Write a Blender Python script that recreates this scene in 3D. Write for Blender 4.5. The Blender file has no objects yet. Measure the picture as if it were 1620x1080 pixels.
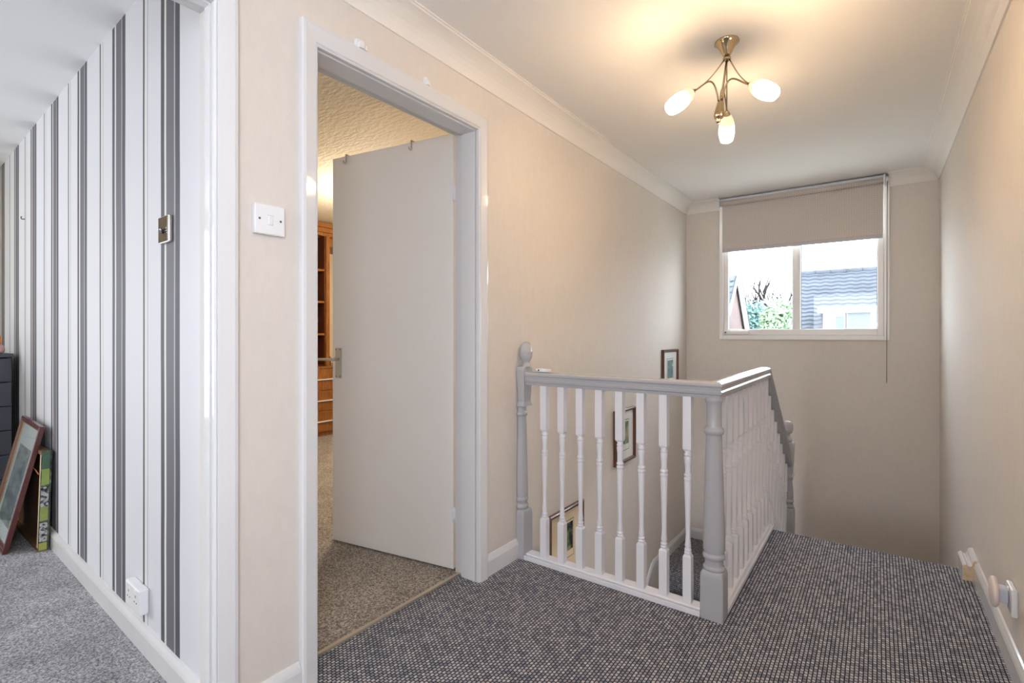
import bpy, bmesh, math, random
from mathutils import Vector, Matrix
random.seed(7)
PI = math.pi
scene = bpy.context.scene
COL = scene.collection

# ------------------------------------------------------------------ camera, light, exposure
H = 1.10                                   # lens height above the landing carpet
YAW = math.atan2(578, 786)                 # the view is turned left of the corridor (+Y)
cam_d = bpy.data.cameras.new('camera')
cam_d.sensor_width = 36.0
cam_d.lens = 36.0 * 786.0 / 1620.0
cam_d.shift_y = -12.0 / 1620.0
cam_d.clip_start = 0.05
cam_d.clip_end = 300
cam = bpy.data.objects.new('camera', cam_d)
COL.objects.link(cam)
cam.location = (0, 0, H)
cam.rotation_euler = (PI / 2, 0, YAW)
scene.camera = cam

vs = scene.view_settings
vs.view_transform = 'Standard'
vs.look = 'None'
vs.gamma = 1.0
vs.use_curve_mapping = False
vs.exposure = 0.3

SKY = 9.0
LAMP = 178.0
LAMP_COL = (1.0, 0.71, 0.42)
BED_LAMP = 500.0
HALL_FILL = 52.0  # strength of the added, unseen stairwell fill globe

world = bpy.data.worlds.new('overcast_sky')
scene.world = world
world.use_nodes = True
bg = world.node_tree.nodes['Background']
bg.inputs['Color'].default_value = (0.89, 0.95, 1.05, 1)
bg.inputs['Strength'].default_value = SKY


def area(name, loc, rot, sx, sy, power, color, portal=False):
    d = bpy.data.lights.new(name, 'AREA')
    d.shape = 'RECTANGLE'
    d.size = sx
    d.size_y = sy
    d.energy = power
    d.color = color
    if portal:
        d.cycles.is_portal = True
    o = bpy.data.objects.new(name, d)
    o.location = loc
    o.rotation_euler = rot
    COL.objects.link(o)
    return o


# portals only steer sampling of the sky towards the window openings, added unseen ones included
area('portal_back', (-0.535, -5.02, 1.45), (PI / 2, 0, 0), 1.5, 1.2, 1.0, (1, 1, 1), portal=True)
area('portal_room', (-5.32, -1.7, 1.2), (PI / 2, 0, -PI / 2), 1.6, 1.8, 1.0, (1, 1, 1), portal=True)
area('portal_side', (0.42, -.55, 1.40), (PI / 2, 0, PI / 2), 1.0, 1.3, 1.0, (1, 1, 1), portal=True)
area('portal_hall', (-0.9, -2.02, -1.5), (PI / 2, 0, 0), .9, 2.1, 1.0, (1, 1, 1), portal=True)
area('window_portal', (-0.53, 4.80, 1.66), (-PI / 2, 0, 0), 1.15, 1.2, 1.0, (1, 1, 1), portal=True)


# ------------------------------------------------------------------ materials
def lin(c):
    return tuple((v / 255 / 12.92) if v <= 10 else (((v / 255 + 0.055) / 1.055) ** 2.4) for v in c) + (1.0,)


def mat(name, rgb, rough=0.5, metal=0.0, spec=0.5, coat=0.0, var=0.0, var_scale=6.0, bump=0.0, bump_scale=80.0, stretch=(1, 1, 1), bump_dist=0.004):
    m = bpy.data.materials.new(name)
    m.use_nodes = True
    nt = m.node_tree
    b = nt.nodes['Principled BSDF']
    b.inputs['Base Color'].default_value = lin(rgb)
    b.inputs['Roughness'].default_value = rough
    b.inputs['Metallic'].default_value = metal
    b.inputs['Specular IOR Level'].default_value = spec
    b.inputs['Coat Weight'].default_value = coat
    b.inputs['Coat Roughness'].default_value = 0.08
    if var or bump:
        tc = nt.nodes.new('ShaderNodeTexCoord')
        mp = nt.nodes.new('ShaderNodeMapping')
        mp.inputs['Scale'].default_value = stretch
        nt.links.new(tc.outputs['Object'], mp.inputs['Vector'])
        if var:
            n = nt.nodes.new('ShaderNodeTexNoise')
            n.inputs['Scale'].default_value = var_scale
            n.inputs['Detail'].default_value = 5
            nt.links.new(mp.outputs[0], n.inputs['Vector'])
            r = nt.nodes.new('ShaderNodeValToRGB')
            c = lin(rgb)
            r.color_ramp.elements[0].position = 0.3
            r.color_ramp.elements[1].position = 0.7
            r.color_ramp.elements[0].color = tuple(x * (1 - var) for x in c[:3]) + (1,)
            r.color_ramp.elements[1].color = tuple(min(1, x * (1 + var)) for x in c[:3]) + (1,)
            nt.links.new(n.outputs['Fac'], r.inputs['Fac'])
            nt.links.new(r.outputs['Color'], b.inputs['Base Color'])
        if bump:
            n2 = nt.nodes.new('ShaderNodeTexNoise')
            n2.inputs['Scale'].default_value = bump_scale
            n2.inputs['Detail'].default_value = 3
            nt.links.new(mp.outputs[0], n2.inputs['Vector'])
            bp = nt.nodes.new('ShaderNodeBump')
            bp.inputs['Strength'].default_value = bump
            bp.inputs['Distance'].default_value = bump_dist
            nt.links.new(n2.outputs['Fac'], bp.inputs['Height'])
            nt.links.new(bp.outputs['Normal'], b.inputs['Normal'])
    return m


def nodes_of(m):
    return m.node_tree, m.node_tree.nodes['Principled BSDF']


M = {}
M['wallpaper'] = mat('cream_wallpaper', (221, 213, 205), 0.75, spec=0.25, var=0.02, var_scale=40, bump=0.22, bump_scale=130, stretch=(1, 1, 0.45), bump_dist=0.003)
M['ceiling'] = mat('white_ceiling_paint', (240, 237, 234), 0.85, spec=0.2, bump=0.05, bump_scale=60)
M['gloss'] = mat('white_gloss_paint', (222, 221, 222), 0.09, spec=0.5, bump=0.12, bump_scale=22, bump_dist=0.004)
M['satin_white'] = mat('white_satin_frame_paint', (212, 211, 212), 0.7, spec=0.12)
M['coving'] = mat('white_coving_paint', (236, 231, 225), 0.6, spec=0.3)
M['door'] = mat('white_satin_door_paint', (238, 234, 230), 0.42, spec=0.4, var=0.01, var_scale=3)
M['newel'] = mat('pale_grey_gloss_paint', (180, 179, 182), 0.22, spec=0.5, bump=0.05, bump_scale=30)
M['baluster'] = mat('white_baluster_paint', (236, 233, 236), 0.3, spec=0.45)
M['plastic'] = mat('white_plastic', (236, 236, 238), 0.3)
M['plastic_cool'] = mat('clear_white_plastic', (214, 219, 230), 0.25)
M['upvc'] = mat('white_window_plastic', (246, 243, 240), 0.3)
M['dark'] = mat('black_plastic', (26, 26, 28), 0.4)
M['screw'] = mat('steel_screw', (120, 118, 116), 0.35, metal=0.9)
M['chrome'] = mat('polished_chrome', (206, 206, 210), 0.08, metal=1.0)
M['satin'] = mat('satin_nickel', (204, 198, 192), 0.32, metal=1.0)
M['brass'] = mat('antique_brass', (186, 168, 136), 0.24, metal=1.0)
M['rose'] = mat('polished_brass_chrome', (206, 186, 150), 0.12, metal=1.0)
M['strip'] = mat('brushed_aluminium_strip', (196, 184, 166), 0.38, metal=0.6)
M['rawwood'] = mat('raw_pine_end_grain', (214, 190, 158), 0.8, var=0.12, var_scale=60, stretch=(1, 6, 1))
M['mahogany'] = mat('dark_mahogany_frame', (92, 42, 38), 0.28, coat=0.4, var=0.2, var_scale=30, stretch=(1, 1, 8))
M['brownframe'] = mat('brown_wood_frame', (96, 58, 42), 0.3, coat=0.4, var=0.25, var_scale=30, stretch=(1, 1, 8))
M['gilt'] = mat('gilt_slip', (206, 164, 78), 0.35, metal=0.6)
M['mat_cream'] = mat('cream_mount_card', (226, 206, 172), 0.8)
M['mat_white'] = mat('white_mount_card', (226, 226, 222), 0.8)
M['inkline'] = mat('mount_ink_line', (88, 66, 50), 0.7)
M['hardboard'] = mat('brown_hardboard_back', (104, 74, 44), 0.75, var=0.1, var_scale=20)
M['cord'] = mat('orange_twine', (206, 132, 72), 0.8)
M['chest'] = mat('charcoal_painted_chest', (70, 74, 84), 0.5)
M['blackside'] = mat('black_chest_side', (22, 22, 26), 0.5)
M['amber'] = mat('amber_glass_resin', (230, 140, 44), 0.3)
M['pinkstone'] = mat('pink_polished_stone', (214, 168, 158), 0.35, var=0.1, var_scale=30)
M['artex'] = mat('swirled_plaster_ceiling', (234, 220, 194), 0.85, spec=0.2, bump=0.55, bump_scale=22, stretch=(1, 2.2, 1), bump_dist=0.012)
M['bedwall'] = mat('bedroom_wall_paint', (230, 212, 178), 0.85)
M['roomceil'] = mat('white_room_ceiling', (240, 241, 243), 0.85, bump=0.05, bump_scale=30)
M['glassware'] = mat('ornament_glass', (220, 190, 150), 0.08, spec=0.8)
nt, b = nodes_of(M['glassware'])
b.inputs['Transmission Weight'].default_value = 0.85


def wood(name, c1, c2, axis=(1, 1, 1), rough=0.4):
    m = bpy.data.materials.new(name)
    m.use_nodes = True
    nt, b = nodes_of(m)
    tc = nt.nodes.new('ShaderNodeTexCoord')
    mp = nt.nodes.new('ShaderNodeMapping')
    mp.inputs['Scale'].default_value = axis
    n = nt.nodes.new('ShaderNodeTexNoise')
    n.inputs['Scale'].default_value = 9
    n.inputs['Detail'].default_value = 6
    n.inputs['Distortion'].default_value = 0.6
    r = nt.nodes.new('ShaderNodeValToRGB')
    r.color_ramp.elements[0].position = 0.32
    r.color_ramp.elements[0].color = lin(c1)
    r.color_ramp.elements[1].position = 0.68
    r.color_ramp.elements[1].color = lin(c2)
    nt.links.new(tc.outputs['Object'], mp.inputs[0])
    nt.links.new(mp.outputs[0], n.inputs['Vector'])
    nt.links.new(n.outputs['Fac'], r.inputs[0])
    nt.links.new(r.outputs[0], b.inputs['Base Color'])
    b.inputs['Roughness'].default_value = rough
    return m


M['cherry'] = wood('cherry_veneer', (126, 74, 32), (164, 106, 52), (2, 7, 1.2))
M['cherry_dark'] = wood('dark_cherry_veneer', (74, 36, 16), (98, 52, 24), (6, 6, 1))


def carpet_loop():
    m = bpy.data.materials.new('charcoal_loop_pile_carpet')
    m.use_nodes = True
    nt, b = nodes_of(m)
    tc = nt.nodes.new('ShaderNodeTexCoord')
    geo = nt.nodes.new('ShaderNodeNewGeometry')
    mp = nt.nodes.new('ShaderNodeMapping')
    mp.inputs['Rotation'].default_value = (0, 0, math.radians(90))
    mp.inputs['Scale'].default_value = (0.85, 0.85, 0.85)
    # risers and treads share the weave: shear z into y so that a vertical face carries rows too
    sep = nt.nodes.new('ShaderNodeSeparateXYZ')
    add = nt.nodes.new('ShaderNodeMath')
    add.operation = 'ADD'
    comb = nt.nodes.new('ShaderNodeCombineXYZ')
    nt.links.new(tc.outputs['Object'], sep.inputs[0])
    nt.links.new(sep.outputs['Y'], add.inputs[0])
    nt.links.new(sep.outputs['Z'], add.inputs[1])
    nt.links.new(sep.outputs['X'], comb.inputs['X'])
    nt.links.new(add.outputs[0], comb.inputs['Y'])
    nt.links.new(comb.outputs[0], mp.inputs[0])
    warp = nt.nodes.new('ShaderNodeTexNoise')
    warp.inputs['Scale'].default_value = 60
    wm = nt.nodes.new('ShaderNodeVectorMath')
    wm.operation = 'MULTIPLY_ADD'
    wm.inputs[1].default_value = (0.0012, 0.0012, 0)
    nt.links.new(mp.outputs[0], warp.inputs['Vector'])
    nt.links.new(warp.outputs['Color'], wm.inputs[0])
    nt.links.new(mp.outputs[0], wm.inputs[2])
    br = nt.nodes.new('ShaderNodeTexBrick')
    br.inputs['Scale'].default_value = 1.0
    br.inputs['Brick Width'].default_value = 0.0130
    br.inputs['Row Height'].default_value = 0.0102
    br.inputs['Mortar Size'].default_value = 0.0027
    br.inputs['Mortar Smooth'].default_value = 0.9
    br.inputs['Bias'].default_value = 0.0
    br.inputs['Color1'].default_value = lin((128, 131, 142))
    br.inputs['Color2'].default_value = lin((194, 192, 195))
    br.inputs['Mortar'].default_value = lin((22, 23, 29))
    nt.links.new(wm.outputs[0], br.inputs['Vector'])
    fl = nt.nodes.new('ShaderNodeTexNoise')
    fl.inputs['Scale'].default_value = 70
    fl.inputs['Detail'].default_value = 1
    nt.links.new(tc.outputs['Object'], fl.inputs['Vector'])
    rp = nt.nodes.new('ShaderNodeValToRGB')
    rp.color_ramp.elements[0].position = 0.40
    rp.color_ramp.elements[0].color = (0.84, 0.86, 0.92, 1)
    rp.color_ramp.elements[1].position = 0.62
    rp.color_ramp.elements[1].color = (1.10, 1.05, 1.0, 1)
    nt.links.new(fl.outputs['Fac'], rp.inputs[0])
    mx = nt.nodes.new('ShaderNodeMix')
    mx.data_type = 'RGBA'
    mx.blend_type = 'MULTIPLY'
    mx.inputs['Factor'].default_value = 0.8
    nt.links.new(br.outputs['Color'], mx.inputs['A'])
    nt.links.new(rp.outputs['Color'], mx.inputs['B'])
    nt.links.new(mx.outputs['Result'], b.inputs['Base Color'])
    inv = nt.nodes.new('ShaderNodeMath')
    inv.operation = 'SUBTRACT'
    inv.inputs[0].default_value = 1.0
    nt.links.new(br.outputs['Fac'], inv.inputs[1])
    bp = nt.nodes.new('ShaderNodeBump')
    bp.inputs['Strength'].default_value = 0.35
    bp.inputs['Distance'].default_value = 0.002
    nt.links.new(inv.outputs[0], bp.inputs['Height'])
    nt.links.new(bp.outputs['Normal'], b.inputs['Normal'])
    b.inputs['Roughness'].default_value = 0.95
    b.inputs['Specular IOR Level'].default_value = 0.1
    return m


def carpet_plush(name, c1, c2, c3, scale=150):
    m = bpy.data.materials.new(name)
    m.use_nodes = True
    nt, b = nodes_of(m)
    tc = nt.nodes.new('ShaderNodeTexCoord')
    n = nt.nodes.new('ShaderNodeTexNoise')
    n.inputs['Scale'].default_value = scale
    n.inputs['Detail'].default_value = 2
    n.inputs['Roughness'].default_value = 0.7
    n2 = nt.nodes.new('ShaderNodeTexNoise')
    n2.inputs['Scale'].default_value = 5
    n2.inputs['Detail'].default_value = 4
    r = nt.nodes.new('ShaderNodeValToRGB')
    e = r.color_ramp.elements
    e[0].position = 0.34
    e[0].color = lin(c1)
    e[1].position = 0.66
    e[1].color = lin(c3)
    x = e.new(0.5)
    x.color = lin(c2)
    nt.links.new(tc.outputs['Object'], n.inputs['Vector'])
    nt.links.new(tc.outputs['Object'], n2.inputs['Vector'])
    nt.links.new(n.outputs['Fac'], r.inputs[0])
    r2 = nt.nodes.new('ShaderNodeValToRGB')
    r2.color_ramp.elements[0].position = 0.35
    r2.color_ramp.elements[0].color = (0.80, 0.80, 0.80, 1)
    r2.color_ramp.elements[1].position = 0.65
    r2.color_ramp.elements[1].color = (1.08, 1.08, 1.08, 1)
    nt.links.new(n2.outputs['Fac'], r2.inputs[0])
    mx = nt.nodes.new('ShaderNodeMix')
    mx.data_type = 'RGBA'
    mx.blend_type = 'MULTIPLY'
    mx.inputs['Factor'].default_value = 1.0
    nt.links.new(r.outputs[0], mx.inputs['A'])
    nt.links.new(r2.outputs[0], mx.inputs['B'])
    nt.links.new(mx.outputs['Result'], b.inputs['Base Color'])
    bp = nt.nodes.new('ShaderNodeBump')
    bp.inputs['Strength'].default_value = 0.8
    bp.inputs['Distance'].default_value = 0.004
    nt.links.new(n.outputs['Fac'], bp.inputs['Height'])
    nt.links.new(bp.outputs['Normal'], b.inputs['Normal'])
    b.inputs['Roughness'].default_value = 0.95
    b.inputs['Specular IOR Level'].default_value = 0.1
    return m


M['carpet'] = carpet_loop()
M['plush_grey'] = carpet_plush('grey_plush_carpet', (108, 108, 113), (160, 159, 163), (206, 204, 205))
M['plush_beige'] = carpet_plush('beige_plush_carpet', (98, 91, 86), (156, 147, 138), (206, 197, 186))


def striped_paper():
    m = bpy.data.materials.new('striped_wallpaper')
    m.use_nodes = True
    nt, b = nodes_of(m)
    tc = nt.nodes.new('ShaderNodeTexCoord')
    sep = nt.nodes.new('ShaderNodeSeparateXYZ')
    nt.links.new(tc.outputs['Object'], sep.inputs[0])
    nz = nt.nodes.new('ShaderNodeTexNoise')
    nz.inputs['Scale'].default_value = 2.2
    nt.links.new(tc.outputs['Object'], nz.inputs['Vector'])
    wob = nt.nodes.new('ShaderNodeMath')
    wob.operation = 'MULTIPLY_ADD'
    wob.inputs[1].default_value = 0.010
    nt.links.new(nz.outputs['Fac'], wob.inputs[0])
    nt.links.new(sep.outputs['X'], wob.inputs[2])
    sub = nt.nodes.new('ShaderNodeMath')
    sub.operation = 'ADD'
    sub.inputs[1].default_value = 1.903 + 0.528 * 12 - 0.005
    nt.links.new(wob.outputs[0], sub.inputs[0])
    div = nt.nodes.new('ShaderNodeMath')
    div.operation = 'DIVIDE'
    div.inputs[1].default_value = 0.528
    nt.links.new(sub.outputs[0], div.inputs[0])
    fr = nt.nodes.new('ShaderNodeMath')
    fr.operation = 'FRACT'
    nt.links.new(div.outputs[0], fr.inputs[0])
    r = nt.nodes.new('ShaderNodeValToRGB')
    r.color_ramp.interpolation = 'CONSTANT'
    cream, dark, mid, lt = lin((219, 221, 226)), lin((84, 84, 91)), lin((106, 106, 113)), lin((224, 224, 220))
    stops = [(0.0, dark), (0.055, lt), (0.088, mid), (0.212, lin((176, 172, 176))), (0.232, dark), (0.302, cream),
             (0.669, dark), (0.703, lt), (0.752, lin((170, 164, 180))), (0.764, cream)]
    els = r.color_ramp.elements
    els[0].position, els[0].color = stops[0]
    els[1].position, els[1].color = stops[1]
    for p, c in stops[2:]:
        e = els.new(p)
        e.color = c
    nt.links.new(fr.outputs[0], r.inputs[0])
    nt.links.new(r.outputs[0], b.inputs['Base Color'])
    b.inputs['Roughness'].default_value = 0.6
    b.inputs['Specular IOR Level'].default_value = 0.3
    return m


M['stripes'] = striped_paper()


def blind_fabric():
    m = bpy.data.materials.new('zigzag_blind_fabric')
    m.use_nodes = True
    nt, b = nodes_of(m)
    tc = nt.nodes.new('ShaderNodeTexCoord')
    sep = nt.nodes.new('ShaderNodeSeparateXYZ')
    nt.links.new(tc.outputs['Object'], sep.inputs[0])

    def math_(op, a=None, bb=None, c=None):
        n = nt.nodes.new('ShaderNodeMath')
        n.operation = op
        for i, v in enumerate((a, bb, c)):
            if v is None:
                continue
            if isinstance(v, (int, float)):
                n.inputs[i].default_value = v
            else:
                nt.links.new(v, n.inputs[i])
        return n.outputs[0]
    # herringbone dashes: columns 15 mm wide, slanting alternately up and down
    col = math_('DIVIDE', sep.outputs['X'], 0.016)
    tri = math_('PINGPONG', col, 1.0)
    zz = math_('MULTIPLY_ADD', tri, 0.012, sep.outputs['Z'])
    row = math_('FRACT', math_('DIVIDE', zz, 0.0125))
    dash = math_('LESS_THAN', row, 0.36)
    gap = math_('GREATER_THAN', math_('FRACT', col), 0.14)
    f = math_('MULTIPLY', dash, gap)
    r = nt.nodes.new('ShaderNodeMix')
    r.data_type = 'RGBA'
    nt.links.new(f, r.inputs['Factor'])
    r.inputs['A'].default_value = lin((198, 189, 183))
    r.inputs['B'].default_value = lin((238, 229, 222))
    nt.links.new(r.outputs['Result'], b.inputs['Base Color'])
    b.inputs['Roughness'].default_value = 0.85
    tr = nt.nodes.new('ShaderNodeBsdfTranslucent')
    tr.inputs['Color'].default_value = lin((200, 184, 170))
    mx = nt.nodes.new('ShaderNodeMixShader')
    mx.inputs[0].default_value = 0.05
    out = nt.nodes['Material Output']
    nt.links.new(b.outputs[0], mx.inputs[1])
    nt.links.new(tr.outputs[0], mx.inputs[2])
    nt.links.new(mx.outputs[0], out.inputs['Surface'])
    return m


M['blind'] = blind_fabric()
M['blind_bar'] = mat('grey_blind_bar', (196, 192, 194), 0.6)


def window_glass():
    m = bpy.data.materials.new('window_glass')
    m.use_nodes = True
    nt = m.node_tree
    nt.nodes.remove(nt.nodes['Principled BSDF'])
    t = nt.nodes.new('ShaderNodeBsdfTransparent')
    t.inputs['Color'].default_value = (0.95, 0.98, 0.98, 1)
    g = nt.nodes.new('ShaderNodeBsdfGlossy')
    g.inputs['Roughness'].default_value = 0.02
    lw = nt.nodes.new('ShaderNodeLayerWeight')
    pw = nt.nodes.new('ShaderNodeMath')
    pw.operation = 'POWER'
    pw.inputs[1].default_value = 4.0
    ma = nt.nodes.new('ShaderNodeMath')
    ma.operation = 'MULTIPLY_ADD'
    ma.inputs[1].default_value = 0.7
    ma.inputs[2].default_value = 0.02
    nt.links.new(lw.outputs['Facing'], pw.inputs[0])
    nt.links.new(pw.outputs[0], ma.inputs[0])
    mx = nt.nodes.new('ShaderNodeMixShader')
    nt.links.new(ma.outputs[0], mx.inputs[0])
    nt.links.new(t.outputs[0], mx.inputs[1])
    nt.links.new(g.outputs[0], mx.inputs[2])
    nt.links.new(mx.outputs[0], nt.nodes['Material Output'].inputs['Surface'])
    return m


M['glass'] = window_glass()


def shade_glass():
    m = bpy.data.materials.new('lit_frosted_shade')
    m.use_nodes = True
    nt, b = nodes_of(m)
    tc = nt.nodes.new('ShaderNodeTexCoord')
    sep = nt.nodes.new('ShaderNodeSeparateXYZ')
    nt.links.new(tc.outputs['Object'], sep.inputs[0])
    mr = nt.nodes.new('ShaderNodeMapRange')
    mr.inputs['From Min'].default_value = 0.0
    mr.inputs['From Max'].default_value = 0.105
    mr.inputs['To Min'].default_value = 0.0
    mr.inputs['To Max'].default_value = 1.0
    nt.links.new(sep.outputs['Z'], mr.inputs['Value'])
    pw = nt.nodes.new('ShaderNodeMath')
    pw.operation = 'POWER'
    pw.inputs[1].default_value = 6.0
    nt.links.new(mr.outputs[0], pw.inputs[0])
    ml = nt.nodes.new('ShaderNodeMath')
    ml.operation = 'MULTIPLY_ADD'
    ml.inputs[1].default_value = LAMP
    ml.inputs[2].default_value = 0.45
    nt.links.new(pw.outputs[0], ml.inputs[0])
    b.inputs['Base Color'].default_value = lin((240, 226, 200))
    b.inputs['Roughness'].default_value = 0.4
    b.inputs['Emission Color'].default_value = LAMP_COL + (1,)
    nt.links.new(ml.outputs[0], b.inputs['Emission Strength'])
    return m


M['shade'] = shade_glass()


def print_mat(name, cols, scale=14, seed=0.0, stretch=(1, 1, 1), rough=0.25):
    m = bpy.data.materials.new(name)
    m.use_nodes = True
    nt, b = nodes_of(m)
    tc = nt.nodes.new('ShaderNodeTexCoord')
    mp = nt.nodes.new('ShaderNodeMapping')
    mp.inputs['Location'].default_value = (seed, seed * 1.7, seed * 0.6)
    mp.inputs['Scale'].default_value = stretch
    n = nt.nodes.new('ShaderNodeTexNoise')
    n.inputs['Scale'].default_value = scale
    n.inputs['Detail'].default_value = 5
    n.inputs['Roughness'].default_value = 0.6
    r = nt.nodes.new('ShaderNodeValToRGB')
    els = r.color_ramp.elements
    k = len(cols)
    for i, c in enumerate(cols):
        p = 0.3 + 0.4 * i / (k - 1)
        if i < 2:
            els[i].position = p
            els[i].color = lin(c)
        else:
            e = els.new(p)
            e.color = lin(c)
    nt.links.new(tc.outputs['Object'], mp.inputs[0])
    nt.links.new(mp.outputs[0], n.inputs['Vector'])
    nt.links.new(n.outputs['Fac'], r.inputs[0])
    nt.links.new(r.outputs[0], b.inputs['Base Color'])
    b.inputs['Roughness'].default_value = rough
    return m


M['print_dark'] = print_mat('dark_garden_print', [(24, 26, 40), (44, 48, 60), (96, 108, 66), (176, 170, 120)], 16, 1.0)
M['print_green'] = print_mat('green_meadow_print', [(70, 100, 70), (110, 134, 100), (140, 160, 130), (196, 160, 116)], 14, 2.0)
M['print_blue'] = print_mat('blue_woodland_print', [(84, 104, 150), (110, 140, 160), (130, 160, 140), (220, 224, 230)], 18, 3.0)
M['print_team'] = print_mat('pale_misty_photograph', [(110, 120, 128), (150, 156, 158), (190, 194, 196), (150, 120, 120)], 5, 4.0, (1, 1, 2))
M['print_golf'] = print_mat('golf_photo_strip', [(30, 34, 44), (50, 64, 54), (96, 106, 84), (180, 176, 180)], 12, 5.0, (1, 1, 1.4))
# outdoors
M['roof'] = mat('grey_concrete_roof_tiles', (62, 66, 74), 0.8, var=0.2, var_scale=2.5)
M['render_pink'] = mat('pink_brick_gable', (116, 98, 94), 0.9, var=0.08, var_scale=3)
M['white_ext'] = mat('white_exterior_boards', (156, 156, 158), 0.6)
M['glass_ext'] = mat('grey_reflective_pane', (76, 86, 96), 0.1)
M['net'] = mat('pale_net_curtain', (88, 94, 100), 0.9)
M['hedge_blue'] = mat('blue_green_conifer_leaf', (104, 134, 126), 0.8, var=0.18, var_scale=3)
M['hedge_green'] = mat('light_green_leaf', (126, 146, 116), 0.8, var=0.18, var_scale=3)
M['bark'] = mat('grey_bare_bark', (46, 40, 40), 0.9)
M['ground'] = mat('pale_bounce_ground', (186, 186, 176), 0.95, var=0.1, var_scale=1.5)  # paleness chosen to throw sky light back indoors


# ------------------------------------------------------------------ mesh helpers
class B:
    def __init__(self):
        self.bm = bmesh.new()

    def box(self, x0, x1, y0, y1, z0, z1, bev=0.0, seg=2):
        t = bmesh.new()
        bmesh.ops.create_cube(t, size=1.0)
        sx, sy, sz = x1 - x0, y1 - y0, z1 - z0
        for v in t.verts:
            v.co = Vector(((v.co.x + .5) * sx + x0, (v.co.y + .5) * sy + y0, (v.co.z + .5) * sz + z0))
        if bev > 0:
            bmesh.ops.bevel(t, geom=list(t.edges), offset=min(bev, 0.45 * min(abs(sx), abs(sy), abs(sz))), segments=seg, affect='EDGES', profile=0.5)
        self.add(t)
        return self

    def add(self, t, mtx=None):
        if mtx is not None:
            bmesh.ops.transform(t, matrix=mtx, verts=t.verts)
        bmesh.ops.recalc_face_normals(t, faces=t.faces)
        me = bpy.data.meshes.new('tmp')
        t.to_mesh(me)
        t.free()
        self.bm.from_mesh(me)
        bpy.data.meshes.remove(me)

    def lathe(self, prof, seg=24, mtx=None, a0=0.0, a1=2 * PI, caps=True):
        t = bmesh.new()
        full = abs(a1 - a0 - 2 * PI) < 1e-6
        n = seg if full else seg + 1
        rings = []
        for r, z in prof:
            r = max(r, 1e-5)
            rings.append([t.verts.new((r * math.cos(a0 + (a1 - a0) * i / seg), r * math.sin(a0 + (a1 - a0) * i / seg), z)) for i in range(n)])
        for k in range(len(rings) - 1):
            for i in range(seg):
                j = (i + 1) % n if full else i + 1
                f = t.faces.new((rings[k][i], rings[k][j], rings[k + 1][j], rings[k + 1][i]))
                f.smooth = True
        if caps:
            t.faces.new(rings[0][::-1])
            t.faces.new(rings[-1])
        if not full:
            t.faces.new([rg[0] for rg in rings])
            t.faces.new([rg[-1] for rg in rings][::-1])
        self.add(t, mtx)
        return self

    def tube(self, pts, r, seg=8, r1=None):
        pts = [Vector(p) for p in pts]
        t = bmesh.new()
        rings = []
        up = Vector((0.123, 0.456, 0.88)).normalized()
        for i, p in enumerate(pts):
            d = (pts[min(i + 1, len(pts) - 1)] - pts[max(i - 1, 0)]).normalized()
            a = d.cross(up).normalized()
            bb = d.cross(a).normalized()
            rr = r if r1 is None else r + (r1 - r) * i / (len(pts) - 1)
            rings.append([t.verts.new(p + rr * (a * math.cos(2 * PI * k / seg) + bb * math.sin(2 * PI * k / seg))) for k in range(seg)])
        for i in range(len(rings) - 1):
            for k in range(seg):
                f = t.faces.new((rings[i][k], rings[i][(k + 1) % seg], rings[i + 1][(k + 1) % seg], rings[i + 1][k]))
                f.smooth = True
        t.faces.new(rings[0][::-1])
        t.faces.new(rings[-1])
        self.add(t)
        return self

    def loft(self, rings, smooth=False):
        """closed solid through successive rings of 3-D points"""
        t = bmesh.new()
        rv = [[t.verts.new(p) for p in rg] for rg in rings]
        n = len(rv[0])
        for i in range(len(rv) - 1):
            for k in range(n):
                f = t.faces.new((rv[i][k], rv[i][(k + 1) % n], rv[i + 1][(k + 1) % n], rv[i + 1][k]))
                f.smooth = smooth
        t.faces.new(rv[0][::-1])
        t.faces.new(rv[-1])
        self.add(t)
        return self

    def xf(self, mtx):
        bmesh.ops.transform(self.bm, matrix=mtx, verts=self.bm.verts)
        if mtx.determinant() < 0:
            bmesh.ops.reverse_faces(self.bm, faces=self.bm.faces)
        return self

    def obj(self, name, m, parent=None, mtx=None, **props):
        me = bpy.data.meshes.new(name)
        if parent is not None and mtx is None:
            w = WPOS[parent.name]
            bmesh.ops.translate(self.bm, verts=self.bm.verts, vec=-w)
        self.bm.to_mesh(me)
        self.bm.free()
        me.materials.append(m)
        o = bpy.data.objects.new(name, me)
        COL.objects.link(o)
        if parent is not None:
            o.parent = parent
            WPOS[o.name] = WPOS[parent.name].copy()
            if mtx is not None:
                mm = mtx.copy()
                mm.translation = mm.translation - WPOS[parent.name]
                o.matrix_basis = mm
        else:
            WPOS[o.name] = Vector((0, 0, 0))
            if mtx is not None:
                o.matrix_basis = mtx
        for k, v in props.items():
            o[k] = v
        return o


WPOS = {}


def empty(name, loc, **props):
    o = bpy.data.objects.new(name, None)
    o.empty_display_size = 0.1
    COL.objects.link(o)
    o.location = loc
    WPOS[o.name] = Vector(loc)
    for k, v in props.items():
        o[k] = v
    return o


def thing(name, loc, label, cat, group=None, kind=None):
    o = empty(name, loc)
    tag(o, label, cat, group, kind)
    return o


def tag(o, label, cat, group=None, kind=None):
    o['label'] = label
    o['category'] = cat
    if group:
        o['group'] = group
    if kind:
        o['kind'] = kind
    return o


def struct(o, label, cat):
    return tag(o, label, cat, kind='structure')


def frame_mtx(o, x, y, z):
    m = Matrix.Identity(4)
    for i, v in enumerate((x, y, z)):
        for j in range(3):
            m[j][i] = v[j]
    m.translation = o
    return m


def boxrow(*rows):
    b = B()
    for r in rows:
        b.box(*r)
    return b


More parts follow.
